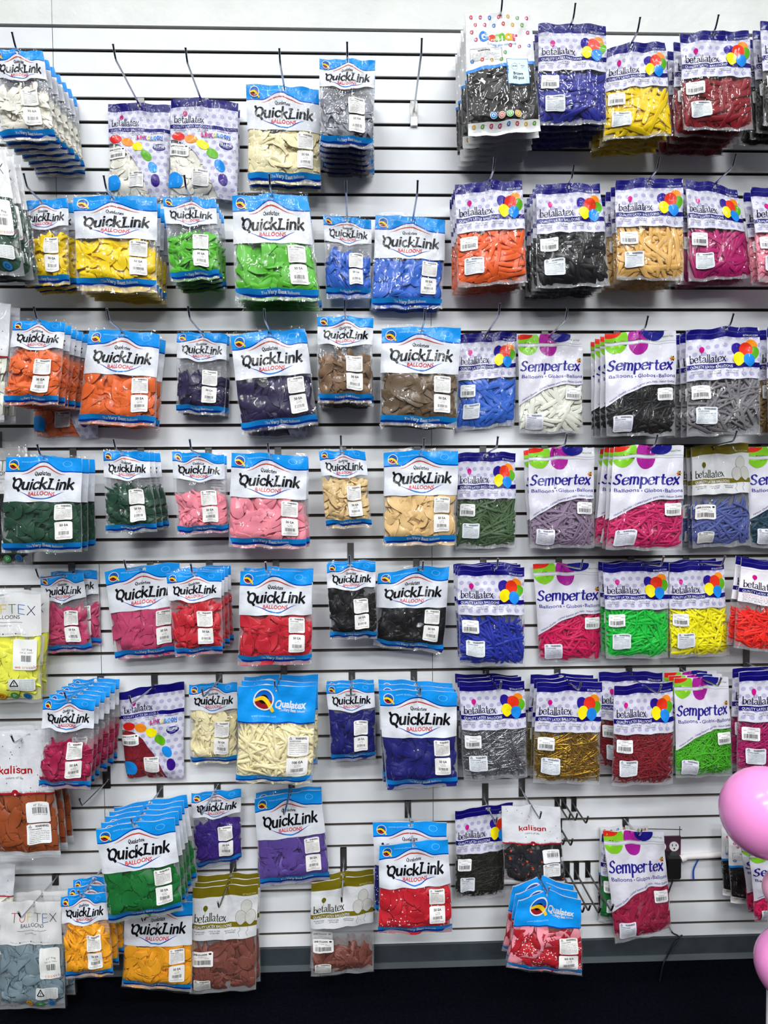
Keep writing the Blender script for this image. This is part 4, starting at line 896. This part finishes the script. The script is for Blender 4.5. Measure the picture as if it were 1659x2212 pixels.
# ---- fifth row
stack('TU', 'pale yellow', 'roundL', (-75, 1283, 88, 1283, 90, 1514, -75, 1516), .17, 2, 5, .065)
stack('QS', 'rose', 'roundS', (87, 1246, 179, 1237, 198, 1401, 93, 1406), .06, 1, 5, hole=(140, 1243), label='rose balloons, twin in front', fill=.8)
stack('QS', 'rose', 'roundS', (110, 1236, 210, 1231, 219, 1388, 125, 1392), .024, 1, 5, hook=False, label='rose balloons, twin behind', fill=.7)
stack('QL', 'rose', 'roundL', (226, 1234, 388, 1215, 387, 1408, 248, 1421), .08, 1, 5, hole=(310, 1226))
stack('QS', 'red', 'roundS', (358, 1240, 478, 1235, 481, 1406, 378, 1414), .22, 4, 5, .05, hole=(420, 1240), fill=.95)
stack('QL', 'red', 'roundL', (519, 1234, 674, 1234, 674, 1428, 514, 1430), .2, 2, 5, .08, hole=(580, 1238), tail=.055)
stack('QS', 'black', 'roundS', (705, 1219, 810, 1215, 815, 1374, 713, 1377), .18, 2, 5, .05, hole=(755, 1220), fill=.98)
stack('QL', 'black', 'roundL', (817, 1240, 971, 1224, 958, 1406, 807, 1391), .1, 1, 5, hole=(905, 1230), pk=.05)
stack('BL', 'dark blue', 'tubeL', (988, 1224, 1132, 1224, 1133, 1436, 993, 1437), .2, 3, 5, .05, hole=(1066, 1232), fill=.85)
stack('SE', 'hot pink', 'tubeL', (1152, 1219, 1299, 1217, 1299, 1424, 1166, 1430), .034, 1, 5, .035, hole=(1213, 1218))
stack('BL', 'neon green', 'tubeL', (1303, 1217, 1444, 1216, 1444, 1420, 1310, 1420), .11, 2, 5, .05, hole=(1390, 1222), fill=.97)
stack('BL', 'neon yellow', 'tubeL', (1445, 1217, 1562, 1212, 1577, 1414, 1448, 1419), .11, 2, 5, .05, hole=(1512, 1217), fill=.95)
stack('BX', 'neon red', 'tube', (1602, 1204, 1745, 1232, 1738, 1420, 1585, 1396), .18, 2, 5, .033)
# ---- sixth row
stack('KA', 'brown', 'roundL', (-46, 1592, 106, 1592, 131, 1848, -40, 1850), .2, 3, 6, .05, hole=(48, 1600), pk=.03)
stack('QS', 'berry', 'roundS', (94, 1511, 206, 1511, 196, 1699, 84, 1699), .27, 6, 6, .045, fill=.72)
stack('BE', 'burgundy', 'roundL', (256, 1496, 398, 1473, 397, 1682, 273, 1684), .024, 1, 6, hole=(330, 1483), pk=.03)
stack('QS', 'ivory', 'roundS', (409, 1479, 513, 1475, 513, 1644, 411, 1646), .06, 1, 6, hole=(467, 1477), fill=.98)
stack('QB', 'ivory', 'tubeL', (515, 1482, 683, 1484, 675, 1690, 510, 1685), .22, 3, 6, .06, hole=(598, 1482), fill=.95)
stack('QS', 'navy', 'roundS', (705, 1480, 809, 1477, 812, 1634, 716, 1642), .1, 2, 6, .05, hole=(760, 1480), fill=.9)
stack('QL', 'navy', 'roundL', (818, 1491, 986, 1496, 988, 1692, 834, 1700), .2, 3, 6, .055, hole=(903, 1492))
stack('BL', 'metallic silver', 'thin', (992, 1474, 1133, 1471, 1139, 1677, 1002, 1685), .14, 3, 6, .045, hole=(1066, 1477), fill=.95)
stack('BL', 'metallic gold', 'thin', (1160, 1475, 1300, 1473, 1295, 1693, 1151, 1689), .14, 3, 6, .045, hole=(1228, 1477))
stack('BL', 'burgundy', 'thin', (1327, 1482, 1454, 1474, 1455, 1692, 1323, 1696), .13, 1, 6, hole=(1390, 1480), label='burgundy balloons hung forward', fill=.97)
stack('BL', 'burgundy', 'thin', (1293, 1453, 1430, 1452, 1428, 1660, 1295, 1660), .05, 1, 6, hook=False, label='burgundy balloons tucked behind')
stack('SE', 'leaf green', 'thin', (1457, 1466, 1573, 1462, 1584, 1673, 1461, 1679), .14, 3, 6, .04, hole=(1515, 1466))
stack('BL', 'magenta', 'thin', (1597, 1452, 1745, 1448, 1740, 1672, 1592, 1669), .17, 2, 6, .045)
# ---- seventh row
stack('QL', 'green', 'roundL', (207, 1791, 377, 1768, 395, 1963, 235, 1989), .28, 5, 7, .04, stagger=.06, hole=(291, 1778))
stack('QS', 'deep purple', 'roundS', (412, 1714, 520, 1705, 522, 1854, 423, 1875), .055, 1, 7, hole=(462, 1712), fill=.88)
stack('QL', 'violet', 'roundL', (550, 1725, 693, 1706, 713, 1895, 561, 1911), .08, 2, 7, hole=(625, 1718))
stack('QL', 'star red', 'roundL', (820, 1828, 968, 1813, 979, 2011, 817, 2014), .26, 1, 7, hole=(893, 1822))
stack('QL', 'star navy', 'roundL', (806, 1777, 966, 1777, 958, 1968, 810, 1968), .2, 1, 7, .05, hook=False, hole=(888, 1785))
stack('BL', 'olive black', 'thin', (984, 1752, 1109, 1734, 1088, 1934, 984, 1942), .055, 1, 7, hole=(1055, 1745), hl=.2)
stack('KA', 'black crab', 'roundL', (1083, 1742, 1209, 1743, 1220, 1908, 1090, 1908), .145, 1, 7, hole=(1147, 1748), label='black crab-printed balloons')
stack('QP', 'polka red', 'roundL', (1119, 1946, 1255, 1944, 1258, 2104, 1095, 2087), .28, 3, 7, .04, hole=(1180, 1930), pk=.16, fill=.92)
stack('GE', 'black', 'roundL', (1296, 1788, 1400, 1784, 1400, 1990, 1292, 1986), .022, 1, 7, hook=False, label='dark balloons behind crimson')
stack('BL', 'green', 'roundL', (1300, 1800, 1416, 1800, 1414, 1992, 1296, 1985), .062, 1, 7, hook=False, label='green balloons behind crimson')
stack('SE', 'crimson', 'strap', (1303, 1795, 1433, 1798, 1452, 2012, 1330, 2036), .11, 1, 7, hole=(1376, 1806), hl=.13)
stack('GE', 'black', 'roundL', (1572, 1796, 1700, 1796, 1705, 1950, 1580, 1947), .12, 2, 7, .045)
stack('SE', 'hot pink', 'strap', (1618, 1832, 1760, 1832, 1765, 1994, 1632, 1988), .24, 2, 7, .05, hook=False)
# ---- bottom row
stack('KA', 'white', 'roundL', (-120, 1868, 33, 1868, 26, 2010, -120, 2010), .12, 1, 8)
stack('TU', 'pale grey blue', 'roundL', (0, 1948, 131, 1948, 141, 2176, -4, 2178), .16, 2, 8, .06, hole=(75, 1940))
stack('QS', 'golden', 'roundS', (131, 1937, 230, 1928, 245, 2102, 142, 2110), .25, 3, 8, .05, hole=(178, 1936), fill=.95)
stack('QL', 'golden', 'roundL', (271, 1958, 416, 1947, 414, 2138, 263, 2127), .15, 2, 8, .04, hole=(330, 1957))
stack('BG', 'rose gold', 'roundS', (416, 1919, 557, 1911, 552, 2136, 409, 2146), .12, 3, 8, .036, hole=(490, 1925), label='large rose gold balloons')
stack('BG', 'rose gold', 'roundT', (672, 1908, 807, 1890, 807, 2097, 672, 2108), .1, 2, 8, .04, hole=(740, 1903), fill=.5, label='small rose gold balloons')
#ENDPACKS
# ------------------------------------------------------------------ empty hooks
def empty_hook(tx, ty, length, label, mat=CHROME, tilt=.06, pw=.026):
    p = P(tx, ty, length); make_hook(p[0], p[2]-length*tilt, length, label, mat, tilt, True, pw)
r_ = P(910, 116, .3)
root = make_hook(r_[0], r_[2]-.018, .3, 'empty chrome hook over a clear ticket holder, bare slats around it', CHROME, .06)
m = MB(); m.box(-.012, .012, -.009, -.0045, -.05, .03); m.build('ticket_holder', [FILM_MILKY], root)
m = MB(); m.box(-.011, .011, -.0105, -.0092, -.048, -.02); m.build('price_ticket', [pm('#f4f4f4')], root)
empty_hook(178, 1742, .22, 'empty chrome hook beside the brown balloon bags')
for i, (tx, ty, L, lab) in enumerate(((1228, 1772, .14, 'nearest the crab-printed bag'), (1243, 1773, .14, 'middle of the upper trio'), (1266, 1779, .14, 'outermost of the upper trio'))):
    empty_hook(tx, ty, L, f'empty dark steel hook, {lab}', STEEL, .0, .018)
for i, (tx, ty, L, lab) in enumerate(((1216, 1826, .14, 'inner of the pair below the upper trio'), (1233, 1827, .14, 'outer of the pair below the upper trio'))):
    empty_hook(tx, ty, L, f'empty dark steel hook, {lab}', STEEL, .0, .018)
for i, (tx, ty, L, lab) in enumerate(((1258, 1972, .24, 'first of the low four'), (1271, 1968, .24, 'second of the low four'), (1293, 1973, .24, 'third of the low four'), (1320, 1968, .24, 'last of the low four beside crimson bag'))):
    empty_hook(tx, ty, L, f'empty dark steel hook, {lab}', STEEL, .0, .018)

# ------------------------------------------------------------------ socket, adapter, cable, conduit, ribbon
def flat_at(px, py): return P(px, py, 0)
PLUM = base_mat('plum_cover_plate', '#4a2a3c', .4); BLACKP = base_mat('black_plastic', '#0c0c0e', .45); WP = base_mat('white_plastic', '#e8e6e6', .4)
a0 = flat_at(1400, 1812); a1 = flat_at(1467, 1868)
cxs = flat_at(1454, 1826); root = empty('power_outlet', (cxs[0], 0, cxs[2]))
m = MB(); w2 = abs(flat_at(1469, 1826)[0]-cxs[0]); m.box(-.085, w2, -.006, -.0005, -.075, .035); m.build('cover_plate', [PLUM], root)
for dx in (0, -.045):
    m = MB(); m.tube([(dx, -.006, 0), (dx, -.0095, 0)], .0165, 20); o = m.build('socket_face', [WP], root)
    m = MB(); m.box(-.008+dx, -.0055+dx, -.0105, -.0094, .002, .0095); m.box(.005+dx, .0075+dx, -.0105, -.0094, .002, .0085); m.tube([(dx, -.0094, -.007), (dx, -.0105, -.007)], .0028, 10); m.build('slot', [BLACKP], o)
tag(root, 'plum power outlet plate with round white sockets on the slats', 'power outlet')
cc_ = flat_at(1444, 1861); root = empty('power_adapter', (cc_[0], -.0105, cc_[2]))
m = MB(); hw = .026; hh = .042
V = [];
for y, s in ((0, 1.0), (-.03, 1.0), (-.04, .86)):
    for sx, sz in ((-1, -.85), (-.82, -1), (.82, -1), (1, -.85), (1, .85), (.82, 1), (-.82, 1), (-1, .85)): V.append((sx*hw*s, y, sz*hh*s))
F = [(i*8+j, i*8+(j+1) % 8, (i+1)*8+(j+1) % 8, (i+1)*8+j) for i in range(2) for j in range(8)]
m.add(V, F); m.add(V[16:24], [(0, 1, 2, 3, 4, 5, 6, 7)]); m.build('adapter_body', [BLACKP], root)
q0 = np.array([cc_[0], -.0105, cc_[2]])
pts = catmull([np.array(P(px, py, dd))-q0 for px, py, dd in ((1452, 1889, .02), (1452, 1905, .025), (1446, 1922, .03), (1440, 1945, .02), (1442, 1990, .012), (1452, 2014, .02), (1466, 2024, .026), (1452, 2046, .03), (1440, 2068, .03), (1432, 2085, .035), (1425, 2120, .04))], 6)
m = MB(); m.tube(pts, .0026, 8); m.build('cable', [BLACKP], root, True)
m = MB(); k0 = np.array(P(1466, 2024, .026))-q0; m.tube([k0+(-.012, 0, -.006), k0+(.013, -.002, .007)], .003, 8); m.build('cable_tie', [BLACKP], root)
tag(root, 'black plug-in power adapter with thin cable trailing to the floor', 'power adapter')
m = MB(); e0 = P(1478, 1852, .012); e1 = P(1600, 1844, .012); m.tube([(e0[0], -.011, e0[2]), ((e0[0]+e1[0])/2, -.011, (e0[2]+e1[2])/2), (e1[0], -.011, e1[2])], .0095, 14)
m.tube([(e0[0]-.012, -.011, e0[2]-.006), (e0[0]+.004, -.011, e0[2]-.001)], .0125, 12)
o = m.build('conduit_pipe', [base_mat('white_conduit', '#e6e0e0', .5)], None, True); tag(o, 'white conduit pipe running along a groove from the outlet', 'pipe')
rp = [np.array(P(px, py, dd)) for px, py, dd in ((1510, 1855, .004), (1504, 1865, .008), (1498, 1880, .01), (1498, 1900, .012))]; rp = catmull(rp, 5)
V = np.vstack([rp+np.array([-.0035, -.001, 0]), rp+np.array([.0035, .001, 0])]); V2 = np.vstack([V, V+np.array([0, -.0006, 0])]); nn = len(rp)
F = [(i, i+1, nn+i+1, nn+i) for i in range(nn-1)]+[(2*nn+i, 3*nn+i, 3*nn+i+1, 2*nn+i+1) for i in range(nn-1)]
o = mk('ribbon_scrap', V2, [(F, 0)], [base_mat('blue_ribbon', '#2a55b8', .3)]); tag(o, 'short curl of blue ribbon stuck in a slat groove', 'ribbon')
m = MB(); c1 = P(1393, 1790, 0); c2 = P(1468, 1792, 0); c3 = P(1468, 1812, 0)
INK = base_mat('black_marker', '#141214', .6)
m.tube([(c1[0], -.0006, c1[2]), (c2[0]+.008, -.0006, c2[2])], .0012, 6); m.tube([(c2[0], -.0006, c2[2]+.012), (c3[0], -.0006, c3[2])], .0012, 6)
o = m.build('trim_1', [INK]); o['kind'] = 'structure'

# ------------------------------------------------------------------ pink balloons
PINK = base_mat('pink_latex', '#ff9cdc', .2, 0, .5); nt = PINK.node_tree; b = nt.nodes['Principled BSDF']
b.inputs['Subsurface Weight'].default_value = .25; b.inputs['Subsurface Radius'].default_value = (.05, .02, .03); b.inputs['Subsurface Scale'].default_value = .3
PALE = base_mat('pale_pink_latex', '#ffb0d0', .2, 0, .5)
def balloon(px, py, d, rpx, label, mat, stretch=1.12, ang=(0, 0, 0), name='balloon'):
    c = P(px, py, d); r = rpx*(DIST-d)/FPX
    root = empty(name, c); nl, na = 28, 36
    t = np.linspace(0, math.pi, nl); rad = np.sin(t)*(1-.1*(1-np.cos(t))*.5*np.sin(t)); zz = np.cos(t)*np.where(t > math.pi/2, stretch, 1.0)
    a = np.arange(na)*2*math.pi/na
    V = np.stack([r*rad[:, None]*np.cos(a), r*rad[:, None]*np.sin(a), np.broadcast_to((r*zz)[:, None], (nl, na))], 2).reshape(-1, 3)
    i, j = np.meshgrid(np.arange(nl-1), np.arange(na), indexing='ij')
    F = np.stack([i*na+j, (i+1)*na+j, (i+1)*na+(j+1) % na, i*na+(j+1) % na], 2).reshape(-1, 4)
    mk('balloon_skin', V, [(F, 0)], [mat], root)
    m = MB(); m.tube([(0, 0, -r*stretch+.004), (0, 0, -r*stretch-.006), (0, 0, -r*stretch-.014)], [.006, .004, .011], 10); m.build('knot', [mat], root, True)
    root.rotation_euler = ang; tag(root, label, 'balloon', 'pink balloons on the white pole'); return root
balloon(1660, 1755, .62, 104, 'large round bright pink balloon, the uppermost one', PINK, 1.05, (.5, -1.3, 0))
balloon(1716, 2088, .62, 86, 'bright pink balloon lowest on the white pole', PINK, 1.12, (.3, -.6, 0))
balloon(1700, 1925, .62, 52, 'pale pink balloon between the two bright pink ones', PALE, 1.1, (.3, -.8, 0))
pb = P(1667, 1990, .478)
m = MB(); m.tube([(pb[0], -.478, 0), (pb[0], -.478, 1.1)], .011, 14); m.tube([(pb[0], -.478, 0), (pb[0], -.478, .014)], .13, 24)
o = m.build('balloon_pole', [WP]); tag(o, 'white floor-standing pole carrying the pink balloons', 'pole')
